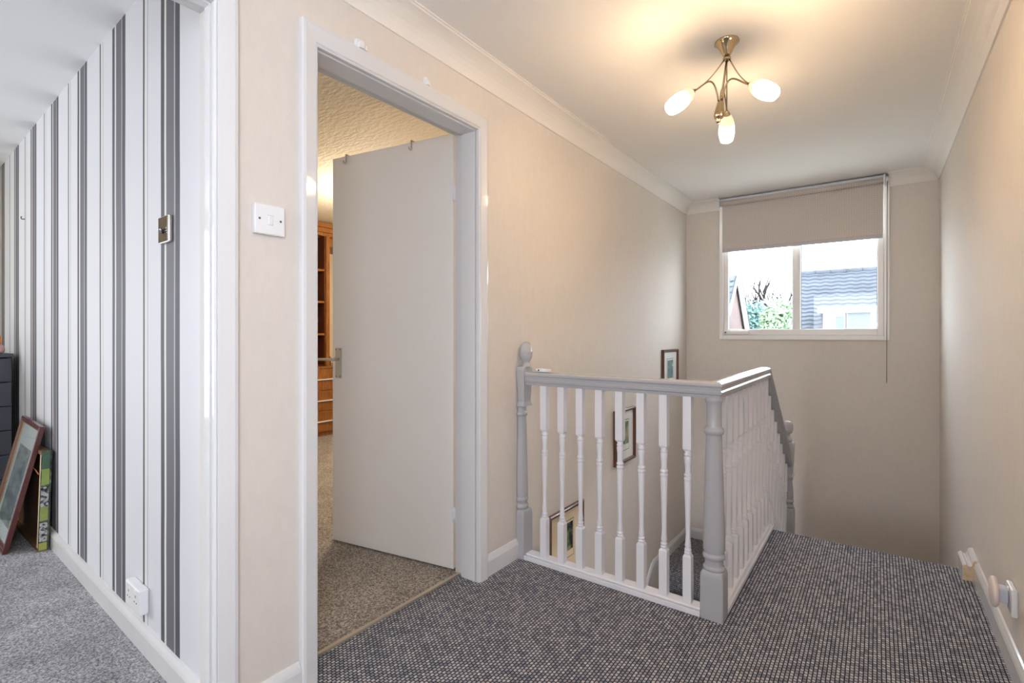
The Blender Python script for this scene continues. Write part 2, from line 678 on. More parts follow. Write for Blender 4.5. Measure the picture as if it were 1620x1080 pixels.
# ------------------------------------------------------------------ the shell
XW, XR, YF = -1.434, 0.360, 4.694     # left wall face, right wall face, far wall face
ZC = 2.295
ZL = -2.70
LAND = -0.78                           # quarter landing of the stairs
XB, YB = -0.512, 2.028                 # balustrade lines

o = boxrow((XW - .10, XR, -5.0, 1.985, -.22, 0), (XB - .05, XR, 1.985, 3.12, -.22, 0)).obj('floor', M['carpet'])
fl = o
n = B()
prof = []
for i in range(7):
    a = PI / 2 * (1 - i / 3.0)
    prof.append((0.02 * math.cos(a), -0.02 + 0.02 * math.sin(a)))
n.loft([[(x, 3.12 + max(p[0], 0) * 1.0, p[1]) for p in prof] + [(x, 3.12, -.04)] for x in (XB - .05, XR)], smooth=True)
n.obj('stair_nosing', M['carpet'], fl)
struct(fl, 'dark grey loop pile carpet of the landing with a rounded nosing', 'floor')
o = boxrow((-5.4, XW - .10, -2.8, .75, -.22, .004)).obj('floor', M['plush_grey'])
struct(o, 'pale grey plush carpet of the left room with striped wallpaper', 'floor')
o = boxrow((-5.4, XW - .10, .75, 4.7, -.22, .004)).obj('floor', M['plush_beige'])
struct(o, 'beige brown plush carpet of the bedroom behind the open door', 'floor')
o = boxrow((XW - .1, XR + .1, -2.0, YF, ZL - .1, ZL)).obj('floor', M['carpet'])
struct(o, 'dark carpet of the hall at the bottom of the stairs', 'floor')

# left wall with its two doorways (door A into the left room, door B into the bedroom)
A0, A1, ATOP = -0.22, 0.605, 2.000
B0, B1, BTOP = 0.875, 1.715, 2.030
w = boxrow((XW - .10, XW, -5.0, A0, -.2, 2.45), (XW - .10, XW, A0, A1, ATOP, 2.45), (XW - .10, XW, A1, B0, -.2, 2.45),
           (XW - .10, XW, B0, B1, BTOP, 2.45), (XW - .10, XW, B1, YF + .1, ZL, 2.45), (XW - .10, XW, -2.0, B1, ZL, -.22))
struct(w.obj('wall_left', M['wallpaper']), 'long cream textured wall on the left of the landing and stairs', 'wall')
struct(boxrow((XW, -1.35, -2.1, -2.0, ZL, -.22), (-.45, XR, -2.1, -2.0, ZL, -.22), (-1.35, -.45, -2.1, -2.0, ZL, -2.55), (-1.35, -.45, -2.1, -2.0, -.45, -.22)).obj('wall_hall', M['wallpaper']), 'cream hall wall under the landing at the foot of the stairs', 'wall')  # opening in this unseen wall added to send daylight up the stairwell
w = boxrow((XR, XR + .1, -5.0, -1.05, ZL, 2.45), (XR, XR + .1, -.05, YF + .1, ZL, 2.45), (XR, XR + .1, -1.05, -.05, ZL, .75), (XR, XR + .1, -1.05, -.05, 2.05, 2.45))  # opening beside the camera added, out of view, as daylight fill
struct(w.obj('wall_right', M['wallpaper']), 'cream textured wall on the right of the landing', 'wall')
# far wall with the window opening
WX0, WX1, WZ0, WZ1 = -1.127, 0.063, 1.063, 2.285
w = boxrow((XW, WX0, YF, YF + .22, ZL, 2.45), (WX1, XR, YF, YF + .22, ZL, 2.45), (WX0, WX1, YF, YF + .22, ZL, WZ0), (WX0, WX1, YF, YF + .22, WZ1, 2.45))
struct(w.obj('wall_far', M['wallpaper']), 'cream textured end wall holding the window with the blind', 'wall')
w = boxrow((XW, -1.285, -5.1, -5.0, -.2, 2.45), (.215, XR, -5.1, -5.0, -.2, 2.45), (-1.285, .215, -5.1, -5.0, -.2, .85), (-1.285, .215, -5.1, -5.0, 2.05, 2.45))  # window opening added behind the camera to bring in fill light
struct(w.obj('wall_back', M['wallpaper']), 'cream wall behind the camera with an unseen opening added for fill light', 'wall')


def sx(x):      # face of the striped wall, which runs very slightly out of square
    return 0.632 - 0.0205 * (x + 1.8)


w = B()
w.loft([[(-1.534, sx(-1.534), z), (-5.4, sx(-5.4), z), (-5.4, .78, z), (-1.534, .78, z)] for z in (-.2, 2.45)])
struct(w.obj('wall_striped', M['stripes']), 'wall papered in vertical grey, cream and charcoal stripes', 'wall')
w = boxrow((-5.4, -5.3, -2.8, -2.5, -.2, 2.45), (-5.4, -5.3, -.9, .70, -.2, 2.45), (-5.4, -5.3, -2.5, -.9, -.2, .3), (-5.4, -5.3, -2.5, -.9, 2.1, 2.45))
struct(w.obj('wall_room_end', M['bedwall']), 'end wall of the left room with its window, behind the charcoal chest', 'wall')
w = boxrow((-5.3, XW - .10, -2.9, -2.8, -.2, 2.45))
struct(w.obj('wall_room_side', M['bedwall']), 'plain side wall of the left room out of view', 'wall')
w = boxrow((-5.4, -5.3, .78, 4.7, -.2, 2.45))
struct(w.obj('wall_bedroom_far', M['bedwall']), 'cream bedroom wall behind the cherry wood cabinet', 'wall')
w = boxrow((-5.4, XW - .10, 4.7, 4.8, -.2, 2.45))
struct(w.obj('wall_bedroom_side', M['bedwall']), 'cream bedroom side wall hidden behind the open door', 'wall')
o = boxrow((XW, XR, -5.0, YF, ZC, ZC + .1)).obj('ceiling', M['ceiling'])
struct(o, 'smooth white landing ceiling around the three arm lamp', 'ceiling')
o = boxrow((-5.3, XW - .10, -2.8, .70, 2.30, 2.40)).obj('ceiling', M['roomceil'])
struct(o, 'plain white ceiling of the left room', 'ceiling')
o = boxrow((-5.3, XW - .10, .78, 4.7, 2.30, 2.40)).obj('ceiling', M['artex'])
struct(o, 'swirled textured bedroom ceiling lit warm yellow', 'ceiling')

# coving
CP = [(0, 0), (.007, 0), (.009, .008), (.013, .018), (.021, .034), (.033, .051), (.049, .066), (.066, .077), (.082, .084), (.092, .087), (.094, .093), (.100, .094), (.100, .1), (0, .1)]
CH = 0.088


def coving(name, kind, a, b_, ka, kb, label):
    """runs along y (kind L/R) or along x (kind F); profile = (out from wall, up); k = mitre at each end"""
    rings = []
    for e, k in ((a, ka), (b_, kb)):
        rg = []
        for d, u in CP:
            z = ZC - CH + u * CH / .1
            s = e + k * d
            rg.append({'L': (XW + d, s, z), 'R': (XR - d, s, z), 'F': (s, YF - d, z)}[kind])
        rings.append(rg)
    o = B().loft(rings).obj(name, M['coving'])
    struct(o, label, 'trim')


coving('trim_1', 'L', -5.0, YF, 0, -1, 'white curved coving along the top of the left wall')
coving('trim_2', 'R', -5.0, YF, 0, -1, 'white curved coving along the top of the right wall')
coving('trim_3', 'F', XW, WX0 - .002, 1, 0, 'short piece of white coving left of the blind')
coving('trim_4', 'F', WX1 + .002, XR, 0, -1, 'short piece of white coving right of the blind')

# skirting boards
SP = [(0, 0), (.016, 0), (.016, .068), (.013, .078), (.006, .092), (0, .094)]


def skirting(name, pts, out, label, h=.094, m='gloss', t=1.0):
    """pts = path along the wall foot; out = unit vector into the room"""
    rings = []
    ov = Vector(out)
    for p in pts:
        rings.append([Vector(p) + ov * (d * t) + Vector((0, 0, u * h / .094)) for d, u in SP])
    o = B().loft(rings).obj(name, M[m])
    struct(o, label, 'baseboard')


skirting('baseboard_left', [(XW, .657, 0), (XW, .842, 0)], (1, 0, 0), 'short white skirting board between the two door frames')
skirting('baseboard_stairs', [(XW, 1.743, 0), (XW, 1.985, 0)], (1, 0, 0), 'short white skirting board between door frame and half newel')
skirting('baseboard_right', [(XR, -5.0, 0), (XR, 2.985, 0)], (-1, 0, 0), 'long white skirting board along the right wall')
rs = []
for y, z in ((YF, LAND), (3.85, LAND), (3.79, LAND - .02), (3.70, LAND - .10), (2.2, LAND - .10 - 1.5 * .886)):
    rs.append((XW, y, z))
skirting('baseboard_landing', rs, (1, 0, 0), 'white skirting bending down the stairs along the left wall')
skirting('baseboard_far', [(XW + .016, YF, LAND), (XR, YF, LAND)], (0, -1, 0), 'white skirting of the quarter landing under the window wall')
ux = Vector((1, -.0205, 0)).normalized()
skirting('baseboard_striped', [(-1.53, sx(-1.53), .004), (-5.3, sx(-5.3), .004)], (-.0205, -1, 0), 'white skirting along the foot of the striped wall', h=.088)


# door frames
def doorframe(name, x, y0, y1, top, ax0, ax1, atop, depth, label, stop_y):
    t = empty(name, (x, (y0 + y1) / 2, 0))
    struct(t, label, 'door frame')
    T = .024

    def arch(pa):
        """moulded strip: list of (across, along) -> loft"""
    # across profile: (u across from inner edge, out)
    def strip(name_, pts_in, pts_out):
        P = [(0.0, 0.0), (0.0, .014), (.08, .018), (.13, .015), (.16, .019), (.80, T), (.95, T - .002), (1.0, T - .008), (1.0, 0.0)]
        rings = []
        for a, b_ in zip(pts_in, pts_out):
            a, b_ = Vector(a), Vector(b_)
            rings.append([a.lerp(b_, u) + Vector((o_, 0, 0)) for u, o_ in P])
        B().loft(rings).obj(name_, M['gloss'], t)
    strip('architrave', [(x, y0, 0), (x, y0, top)], [(x, ax0, 0), (x, ax0, atop)])
    strip('architrave', [(x, y0, top), (x, y1, top)], [(x, ax0, atop), (x, ax1, atop)])
    strip('architrave', [(x, y1, top), (x, y1, 0)], [(x, ax1, atop), (x, ax1, 0)])
    b0, b1 = y0 - .006, y1 + .006
    boxrow((x - depth, x + .002, b1, b1 + .016, 0, top + .006), (x - depth, x + .002, b0 - .016, b0, 0, top + .006), (x - depth, x + .002, b0 - .016, b1 + .016, top + .006, top + .022)).obj('lining', M['satin_white'], t)
    s0, s1 = x - depth + .045, x - .0
    boxrow((s0, s1 - .004, b1 - .010, b1 + .001, 0, top - .004), (s0, s1 - .004, b0 - .001, b0 + .010, 0, top - .004), (s0, s1 - .004, b0 - .001, b1 + .001, top - .004, top + .007)).obj('door_stop', M['gloss'], t)
    return t


doorframe('trim_5', XW, -.19, .594, 1.985, -.25, .656, 2.05, .078, 'white glossy frame of the doorway into the striped room', 0)
DF = doorframe('trim_6', XW, .898, 1.682, 2.004, .843, 1.742, 2.072, .130, 'white glossy moulded frame around the open bedroom door', 0)
o = boxrow((-1.548, -1.532, .90, 1.688, .002, .010)).obj('trim_7', M['strip'])
struct(o, 'thin metal threshold strip where beige carpet meets grey loop carpet', 'threshold')

# bedroom door, swung into the room
hp = Vector((-1.580, 1.690, 0))
dv = Vector((-2.325, 1.557, 0)) - hp
ang = math.atan2(dv.y, dv.x)
DM = Matrix.Translation(hp) @ Matrix.Rotation(ang, 4, 'Z')
LEN = .756
d = B().box(0.0, LEN, -.035, 0.0, .012, 2.026, .0015, 1).xf(DM @ Matrix.Translation((0, 0, 0)))
door = d.obj('door_1', M['door'])
# leaf local: x along leaf, visible face at y=+0 (south side after rotation by ~190 deg is local +y)
struct(door, 'plain white flush door standing open into the bedroom', 'door')
h = B()
h.box(.690, .732, .0, .007, .868, 1.027, .003).xf(DM)
hd = h.obj('handle_plate', M['satin'], door)
s = B()
s.lathe([(.0085, 0), (.0085, .048)], 14, Matrix.Translation((.711, .006, .968)) @ Matrix.Rotation(-PI / 2, 4, 'X'))
s.tube([(.702, .050, .968), (.722, .051, .968), (.760, .050, .967), (.800, .046, .966), (.815, .042, .966)], .0075, 10)
s.xf(DM).obj('lever', M['satin'], hd)
for dx, dz in ((.697, 1.018), (.725, 1.018), (.697, .877), (.725, .877)):
    B().lathe([(.0032, 0), (.0028, .0015)], 10, Matrix.Translation((dx, .007, dz)) @ Matrix.Rotation(-PI / 2, 4, 'X')).xf(DM).obj('screw', M['screw'], hd)
for z in (1.715, .230):
    hb = boxrow((-.006, .028, -.001, .002, z, z + .07), (-.026, -.006, -.001, .002, z, z + .07)).xf(DM).obj('hinge', M['plastic'], door)
    B().lathe([(.005, z), (.005, z + .07)], 12, Matrix.Translation((-.006, .004, 0))).xf(DM).obj('hinge_pin', M['plastic'], hb)

# hooks over the door top
for dx, lab in ((.655, 'small grey hook over the top of the door nearer its free edge'), (.235, 'small pale hook over the top of the door nearer its hinges')):
    hk = B()
    pts = [(dx, -.042, 1.985), (dx, -.042, 2.031), (dx, .006, 2.031), (dx, .006, 1.995), (dx, .012, 1.984), (dx, .022, 1.986), (dx, .026, 1.996)]
    for a in range(len(pts) - 1):
        hk.tube([pts[a], pts[a + 1]], .004, 6)
    o = hk.xf(DM).obj('door_hook', M['satin'])
    tag(o, lab, 'hook')
# clips on the frame top
for y, lab, t in ((1.045, 'white plastic clip on the door frame top above the light switch', .03), (1.362, 'thin white clip on the door frame top above the open door', .012)):
    c = boxrow((XW, XW + .012, y, y + t, 2.073, 2.104, ), (XW + .008, XW + .022, y + t * .2, y + t * .8, 2.073, 2.092))
    c.box(XW, XW + .02, y + t, y + t + .007, 2.073, 2.088)
    tag(c.obj('frame_clip', M['plastic']), lab, 'clip')

# ------------------------------------------------------------------ window, blind
WM = thing('window_1', ((WX0 + WX1) / 2, YF, WZ0), 'white plastic two pane window on the end wall', 'window', kind='structure')
F = .018
trim = B()
for a in ((WX0 - .012, WX0 + .022, YF - F, YF + .02, WZ0 - .012, WZ1), (WX1 - .022, WX1 + .012, YF - F, YF + .02, WZ0 - .012, WZ1), (WX0 + .022, WX1 - .022, YF - F, YF + .02, WZ0 - .012, WZ0 + .026), (WX0 + .022, WX1 - .022, YF - F, YF + .02, WZ1 - .02, WZ1)):
    trim.box(*a, .004, 2)
trim.obj('window_trim', M['upvc'], WM)
fx0, fx1, fz0, fz1 = WX0 + .022, WX1 - .022, WZ0 + .026, WZ1 - .02
fr = B()
for a in ((fx0, fx0 + .040, YF + .0, YF + .06, fz0, fz1), (fx1 - .042, fx1, YF + .0, YF + .06, fz0, fz1), (fx0 + .04, fx1 - .042, YF + .0, YF + .06, fz0, fz0 + .052), (fx0 + .04, fx1 - .042, YF + .0, YF + .06, fz1 - .05, fz1)):
    fr.box(*a, .006, 2)
fr.obj('window_frame', M['upvc'], WM)
B().box(-.568, -.508, YF + .002, YF + .058, fz0 + .05, fz1 - .05, .006, 2).obj('mullion', M['upvc'], WM)
B().box(fx0 + .034, -.562, YF + .028, YF + .034, fz0 + .045, fz1 - .04).obj('glass_pane', M['glass'], WM)
B().box(-.514, fx1 - .036, YF + .028, YF + .034, fz0 + .045, fz1 - .04).obj('glass_pane', M['glass'], WM)
for a in (fx0 + .04, fx1 - .046, -.574, -.508):
    pass
gk = boxrow((fx0 + .039, fx0 + .043, YF + .024, YF + .040, fz0 + .05, fz1 - .05), (-.572, -.567, YF + .024, YF + .040, fz0 + .05, fz1 - .05), (-.509, -.504, YF + .024, YF + .040, fz0 + .05, fz1 - .05), (fx1 - .046, fx1 - .042, YF + .024, YF + .040, fz0 + .05, fz1 - .05))
gk.obj('gasket', mat('teal_grey_gasket', (58, 92, 104), .5), WM, kind='stuff')
v = B().box(fx0 + .006, fx0 + .205, YF - .026, YF + .0, fz0 + .008, fz0 + .040, .004).obj('window_stay', M['upvc'], WM)
B().lathe([(.007, 0), (.006, .004)], 12, Matrix.Translation((fx0 + .02, YF - .026, fz0 + .024)) @ Matrix.Rotation(PI / 2, 4, 'X')).obj('stay_lock', M['dark'], v)
B().box(fx0 + .205, fx0 + .216, YF - .020, YF + .0, fz0 + .012, fz0 + .036, .003).obj('stay_catch', M['upvc'], v)

YBL = 4.625
bl = thing('roller_blind', (-.53, YBL, 2.24), 'taupe herringbone roller blind half lowered over the window', 'blind')
B().lathe([(.022, -1.120), (.022, .040)], 24, Matrix.Translation((0, YBL, 2.244)) @ Matrix.Rotation(PI / 2, 4, 'Y')).obj('roller', M['blind'], bl)
boxrow((-1.118, .050, YBL - .001, YBL + .050, 2.270, 2.285)).obj('head_rail', M['plastic_cool'], bl)
fab = B()
fab.box(-1.106, .034, YBL + .0195, YBL + .021, 1.845, 2.25)
fab.obj('fabric', M['blind'], bl)
B().box(-1.106, .034, YBL + .0150, YBL + .0255, 1.818, 1.848, .004).obj('bottom_bar', M['blind_bar'], bl)
for x in (-1.124, .042):
    B().box(x - .006, x + .006, YBL - .026, YF - .005, 2.21, 2.285, .003).obj('bracket', M['plastic'], bl)
B().lathe([(.020, 0), (.024, .004), (.024, .012), (.016, .014), (.016, .02)], 20, Matrix.Translation((.050, YBL, 2.244)) @ Matrix.Rotation(PI / 2, 4, 'Y')).obj('clutch', M['plastic'], bl)
ch = B()
for sgn in (-1, 1):
    ch.tube([(.060, YBL + sgn * .018, 2.244), (.058, YBL + sgn * .006, 1.9), (.056, YBL + sgn * .004, .75)], .0022, 6)
ch.obj('pull_cord', mat('grey_bead_cord', (120, 112, 106), .6), bl)
B().tube([(.056, YBL, .735), (.056, YBL, .765)], .005, 8).obj('cord_end', M['blind_bar'], bl)

# ------------------------------------------------------------------ stairs
st = thing('staircase', (XB + .4, 3.14, LAND), 'dark carpeted stairs dropping to a quarter landing below the balustrade', 'stairs')
RIS = .195
for i in range(1, 4):
    y0 = 3.14 + .22 * (i - 1)
    B().box(XB + .018, XR - .004, y0, y0 + .24, -RIS * i - .05, -RIS * i, .012, 2).obj('step', M['carpet'], st)
    B().box(XB + .018, XR - .004, y0 - .004, y0 + .008, -RIS * i - .02, -RIS * (i - 1) - .02).obj('riser', M['carpet'], st)
B().box(XB + .018, XR - .004, 3.796, 3.81, LAND - .02, -RIS * 3 - .02).obj('riser', M['carpet'], st)
ln = B()
ln.box(XW + .004, XB, 4.00, YF - .004, LAND - .2, LAND, .015, 2)
ln.box(XB, XR - .004, 3.80, YF - .004, LAND - .2, LAND)
ln.obj('landing', M['carpet'], st)
for i in range(1, 9):
    y1 = 4.00 - .22 * (i - 1)
    z = LAND - RIS * i
    B().box(XW + .004, XB - .034, y1 - .24, y1, z - .06, z, .012, 2).obj('step', M['carpet'], st)
    B().box(XW + .004, XB - .034, y1 - .012, y1 - .002, z - .02, z + RIS - .02).obj('riser', M['carpet'], st)
# wall below the side balustrade that closes off the lower flight
w = B()
w.loft([[(x, 2.0, ZL), (x, 3.79, ZL), (x, 3.79, LAND + .1), (x, 3.14, -.12), (x, 2.0, -.12)] for x in (XB - .03, XB + .005)])
struct(w.obj('wall_spandrel', M['wallpaper']), 'cream wall under the side balustrade between the two flights', 'wall')

# ------------------------------------------------------------------ balustrade
bal = thing('balustrade', (XB, YB, 0), 'white turned baluster railing with grey newel posts and handrail around the stairwell', 'balustrade')


def rounded_block(b, cx, cy, hw, hd, z0, z1, ease=.018, up=True, down=False):
    """square newel block whose shoulders are eased where the turning starts"""
    n_ = 4
    zs = []
    if down:
        for i in range(n_ + 1):
            a = PI / 2 * i / n_
            zs.append((z0 + ease * (1 - math.sin(a)) * 1.0, 1 - .22 * (1 - math.cos(PI / 2 - a)) if False else 1 - .20 * (1 - math.sin(a))))
        zs = sorted(zs)
    else:
        zs.append((z0, 1.0))
    if up:
        for i in range(n_ + 1):
            a = PI / 2 * i / n_
            zs.append((z1 - ease + ease * math.sin(a), 1 - .20 * (1 - math.cos(a))))
    else:
        zs.append((z1, 1.0))
    rings = []
    c = .004
    for z, s_ in zs:
        x, y = hw * s_, hd * s_
        rings.append([(cx - x + c, cy - y, z), (cx + x - c, cy - y, z), (cx + x, cy - y + c, z), (cx + x, cy + y - c, z), (cx + x - c, cy + y, z), (cx - x + c, cy + y, z), (cx - x, cy + y - c, z), (cx - x, cy - y + c, z)])
    b.loft(rings)
    return b


def bead(r, z, h, R):
    return [(r, z), (R * .96, z + h * .15), (R, z + h * .5), (R * .96, z + h * .85), (r, z + h)]


# corner newel (no finial: the handrail runs over it)
nb = B()
rounded_block(nb, -.514, 2.030, .0425, .0425, 0.0, .185, .03)
prof = [(.030, .165), (.034, .178)] + bead(.034, .182, .018, .041) + [(.034, .204), (.0335, .222)] + bead(.035, .226, .022, .042) + [(.036, .252), (.0405, .262), (.0405, .30), (.037, .45), (.0325, .60), (.029, .700), (.029, .706)] + bead(.029, .708, .028, .037) + [(.028, .740), (.0275, .80), (.0275, .828), (.031, .834), (.033, .842), (.032, .85), (.027, .853), (.027, .866)]
nb.lathe(prof, 28, Matrix.Translation((-.514, 2.030, 0)))
cn = nb.obj('newel_post', M['newel'], bal)
# half newel against the wall
hb = B()
hx0, hx1, hy = XW + .001, XW + .046, 2.022
rounded_block(hb, (hx0 + hx1) / 2, hy, .0225, .041, 0, .235, .03)
rounded_block(hb, (hx0 + hx1) / 2, hy, .0225, .041, .745, .940, .022, True, True)
HP = [(.030, .215)] + bead(.031, .236, .024, .038) + [(.033, .265)] + bead(.033, .272, .022, .038) + [(.036, .30), (.036, .33), (.030, .60), (.0275, .675), (.0275, .69)] + bead(.028, .694, .022, .034) + [(.0275, .722), (.030, .75)]
hb.lathe(HP, 14, Matrix.Translation((XW + .001, hy, 0)), -PI / 2, PI / 2)
hn = hb.obj('newel_post', M['newel'], bal)
fp = [(.022, .932), (.023, .944), (.016, .950), (.014, .960), (.021, .968), (.029, .985), (.031, 1.000), (.030, 1.006), (.0315, 1.009), (.0315, 1.014), (.029, 1.018), (.028, 1.032), (.024, 1.046), (.017, 1.056), (.008, 1.061), (.001, 1.062)]
B().lathe(fp, 24, Matrix.Translation((XW + .034, hy, 0))).obj('finial', M['newel'], hn)
# lower newel at the foot of the upper flight
lx, ly = XB + .0, 3.985
lb = B()
rounded_block(lb, lx, ly, .042, .042, .10, .34, .02, True, True)
rounded_block(lb, lx, ly, .042, .042, LAND - .01, -.12, .03)
lb.lathe([(.030, -.15)] + bead(.032, -.118, .02, .04) + [(.034, -.095)] + bead(.034, -.085, .02, .04) + [(.038, -.055), (.036, .0), (.030, .06), (.030, .07)] + bead(.03, .074, .018, .036) + [(.03, .095), (.032, .115)], 24, Matrix.Translation((lx, ly, 0)))
lnw = lb.obj('newel_post', M['newel'], bal)
fp2 = [(.024, .332), (.026, .345), (.030, .350), (.030, .362), (.020, .370), (.016, .385), (.016, .395), (.026, .402), (.034, .418), (.037, .438), (.035, .458), (.028, .474), (.016, .484), (.001, .488)]
B().lathe(fp2, 24, Matrix.Translation((lx, ly, 0))).obj('finial', M['newel'], lnw)

# handrail profile: (across, up) with up 0 = underside
RP = [(-.022, 0), (-.024, .012), (-.030, .016), (-.031, .024), (-.026, .030), (-.027, .040), (-.032, .048), (-.031, .056), (-.022, .062), (0, .064), (.022, .062), (.031, .056), (.032, .048), (.027, .040), (.026, .030), (.031, .024), (.030, .016), (.024, .012), (.022, 0)]
RZ = .851
hr = B()
P0 = Vector((XW + .046, hy, RZ))
C0 = Vector((XB + .004, hy + .006, RZ))
E0 = Vector((XB + .004, 3.095, RZ))
E1 = Vector((XB + .004, 3.945, RZ - .85 * .80))
rings = []
rings.append([P0 + Vector((0, -a, u)) for a, u in RP])
rings.append([C0 + Vector((-a * -1.0, -a, u)) for a, u in RP])
rings.append([E0 + Vector((a, -u * .33, u)) for a, u in RP])
rings.append([E1 + Vector((a, 0, u * 1.2)) for a, u in RP])
hr.loft(rings)
hr.obj('handrail', M['newel'], bal)

# base rails
br = B()
br.box(XW + .046, -.556, 1.990, 2.060, 0.0, .014, .003, 1)
br.box(XW + .046, -.556, 1.998, 2.052, .014, .028, .004, 1)
br.box(XW + .046, -.556, 1.984, 1.990, 0.0, .022, .002, 1)
br.obj('base_rail', M['baluster'], bal)
br = B()
br.box(XB - .032, XB + .036, 2.073, 3.150, 0.0, .014, .003, 1)
br.box(XB - .024, XB + .028, 2.073, 3.150, .014, .028, .004, 1)
br.box(XB + .036, XB + .042, 2.073, 3.150, 0.0, .022, .002, 1)
br.obj('base_rail', M['baluster'], bal)
sg = B()
sg.loft([[(x, 3.152, -.19), (x, 3.152, .0), (x, 3.96, LAND + .10 + .0), (x, 3.96, LAND - .02), (x, 3.90, LAND - .02)] for x in (XB - .028, XB + .016)])
sg.obj('stair_string', M['baluster'], bal)


def baluster_mesh(b, z0, z1, top_slope=0.0):
    """z0 foot, z1 underside of the rail: square foot, vase stem, beads, cup, square head"""
    L = z1 - z0
    hw = .0165
    zb = z0 + .192
    zt = z0 + .605 + max(0.0, (L - .825) * .5)

    def sq(za, zb_, e0, e1):
        rings = []
        for z, s_ in ((za, e0), (za + .008, 1.0), (zb_ - .008, 1.0), (zb_, e1)):
            x = hw * s_
            rings.append([(-x, -x, z), (x, -x, z), (x, x, z), (-x, x, z)])
        b.loft(rings)
    sq(z0, zb, 1, .72)
    sq(zt, z1, .72, 1)
    p = [(.011, zb - .004)] + bead(.0105, zb, .011, .0145) + bead(.0105, zb + .013, .010, .014)
    p += [(.0105, zb + .026), (.0125, zb + .034), (.0105, zb + .052), (.0092, zb + .075), (.0100, zb + .13), (.0125, zb + .22), (.0142, zb + .285), (.0138, zb + .292)]
    p += bead(.0125, zb + .295, .013, .0160) + bead(.0125, zb + .311, .012, .0156)
    p += [(.0120, zb + .326), (.0112, zb + .338), (.0118, zb + .352), (.0136, zb + .372), (.0150, zt - .026), (.0125, zt - .022)]
    p += bead(.0125, zt - .020, .010, .0150) + [(.0125, zt - .008), (.0125, zt + .004)]
    b.lathe(p, 14)


bb = B()
baluster_mesh(bb, .026, .853)
first = bb.obj('baluster', M['baluster'], bal, mtx=Matrix.Translation((-1.292, 2.024, 0)))
xs = [-1.292 + i * (1.292 - .612) / 7 for i in range(8)]
ys = [2.148 + i * .1045 for i in range(10)]
for x in xs[1:]:
    c = first.copy()
    COL.objects.link(c)
    c.location = Vector((x, 2.024, 0)) - Vector((XB, YB, 0))
for y in ys:
    c = first.copy()
    COL.objects.link(c)
    c.location = Vector((XB + .002, y, 0)) - Vector((XB, YB, 0))
bs = B()
baluster_mesh(bs, 0, .80)
srcb = bs.obj('baluster', M['baluster'], bal, mtx=Matrix.Translation((XB - .004, 3.215, -.06)))
for i in range(1, 7):
    c = srcb.copy()
    COL.objects.link(c)
    c.location = srcb.location + Vector((0, .110 * i, -.80 * .110 * i - .008))

# little white device on the rail by the half newel
dvt = thing('door_sensor', (-1.30, 2.022, .9155), 'small flat white plastic device with dark dot lying on the handrail', 'sensor')
B().lathe([(.012, .9150), (.021, .9195), (.022, .929), (.020, .9315)], 24, Matrix.Translation((-1.318, 2.022, 0))).obj('body', M['plastic'], dvt)
B().box(-1.305, -1.262, 2.008, 2.036, .9160, .931, .004).obj('tab', M['plastic'], dvt)
B().lathe([(.004, 0), (.004, .002)], 10, Matrix.Translation((-1.312, 2.001, .9255)) @ Matrix.Rotation(PI / 2, 4, 'X')).obj('dot', M['dark'], dvt)


# ------------------------------------------------------------------ wall pictures
def picture(name, y0, y1, z0, z1, matte, line, pr, label, fw=.022, cx=None, frame='brownframe', tilt=0.0):
    t = thing(name, (XW, (y0 + y1) / 2, z0), label, 'picture', 'framed prints stepping down the stair wall')
    D = .022
    P = [(0, 0), (0, D * .8), (.25, D), (.5, D * .86), (.7, D * .9), (1, D * .55), (1, 0)]
    rings = []
    cs = [((y0, z0), (1, 1)), ((y1, z0), (-1, 1)), ((y1, z1), (-1, -1)), ((y0, z1), (1, -1))]
    fb = B()
    for k in range(4):
        (ya, za), (ia, ja) = cs[k]
        (yb, zb), (ib, jb) = cs[(k + 1) % 4]
        fb.loft([[(XW + .002 + d_, ya + ia * u * fw, za + ja * u * fw) for u, d_ in P], [(XW + .002 + d_, yb + ib * u * fw, zb + jb * u * fw) for u, d_ in P]])
    fb.obj('frame', M[frame], t)
    x = XW + .008
    f = fw * .9
    B().box(x - .004, x, y0 + f, y1 - f, z0 + f, z1 - f).obj('mount', M[matte], t)
    w_, h_ = (y1 - y0), (z1 - z0)
    a = [y0 + w_ * .30, y1 - w_ * .27, z0 + h_ * .22, z1 - h_ * .21]
    B().box(x, x + .0008, *a).obj('border_line', M[line], t)
    g = .004
    B().box(x + .0008, x + .0014, a[0] + g, a[1] - g, a[2] + g, a[3] - g).obj('inner_mount', M[matte], t)
    g2 = .014
    B().box(x + .0014, x + .002, a[0] + g2, a[1] - g2, a[2] + g2 * 3, a[3] - g2).obj('print', M[pr], t)
    return t


picture('framed_picture', 2.268, 2.650, -.262, .113, 'mat_cream', 'inkline', 'print_dark', 'mahogany framed dark garden print in cream mount, lowest on the stair wall')
picture('framed_picture', 3.100, 3.440, .203, .578, 'mat_white', 'inkline', 'print_green', 'brown framed green print in white mount, middle one on the stair wall')
picture('framed_picture', 4.025, 4.405, .600, .968, 'mat_white', 'glass_ext', 'print_blue', 'brown framed small blue print, highest on the stair wall near the corner')


# ------------------------------------------------------------------ switches and sockets
def plate(b, M4, w_, h_, d_, bev=.003):
    t = bmesh.new()
    bmesh.ops.create_cube(t, size=1)
    for v in t.verts:
        v.co = Vector((v.co.x * w_, v.co.y * h_, (v.co.z + .5) * d_))
    bmesh.ops.bevel(t, geom=list(t.edges), offset=bev, segments=2, affect='EDGES', profile=.5)
    b.add(t, M4)


def wallframe(o, nrm):
    n_ = Vector(nrm).normalized()
    z = Vector((0, 0, 1))
    x = z.cross(n_).normalized()
    return frame_mtx(Vector(o), x, z, n_)


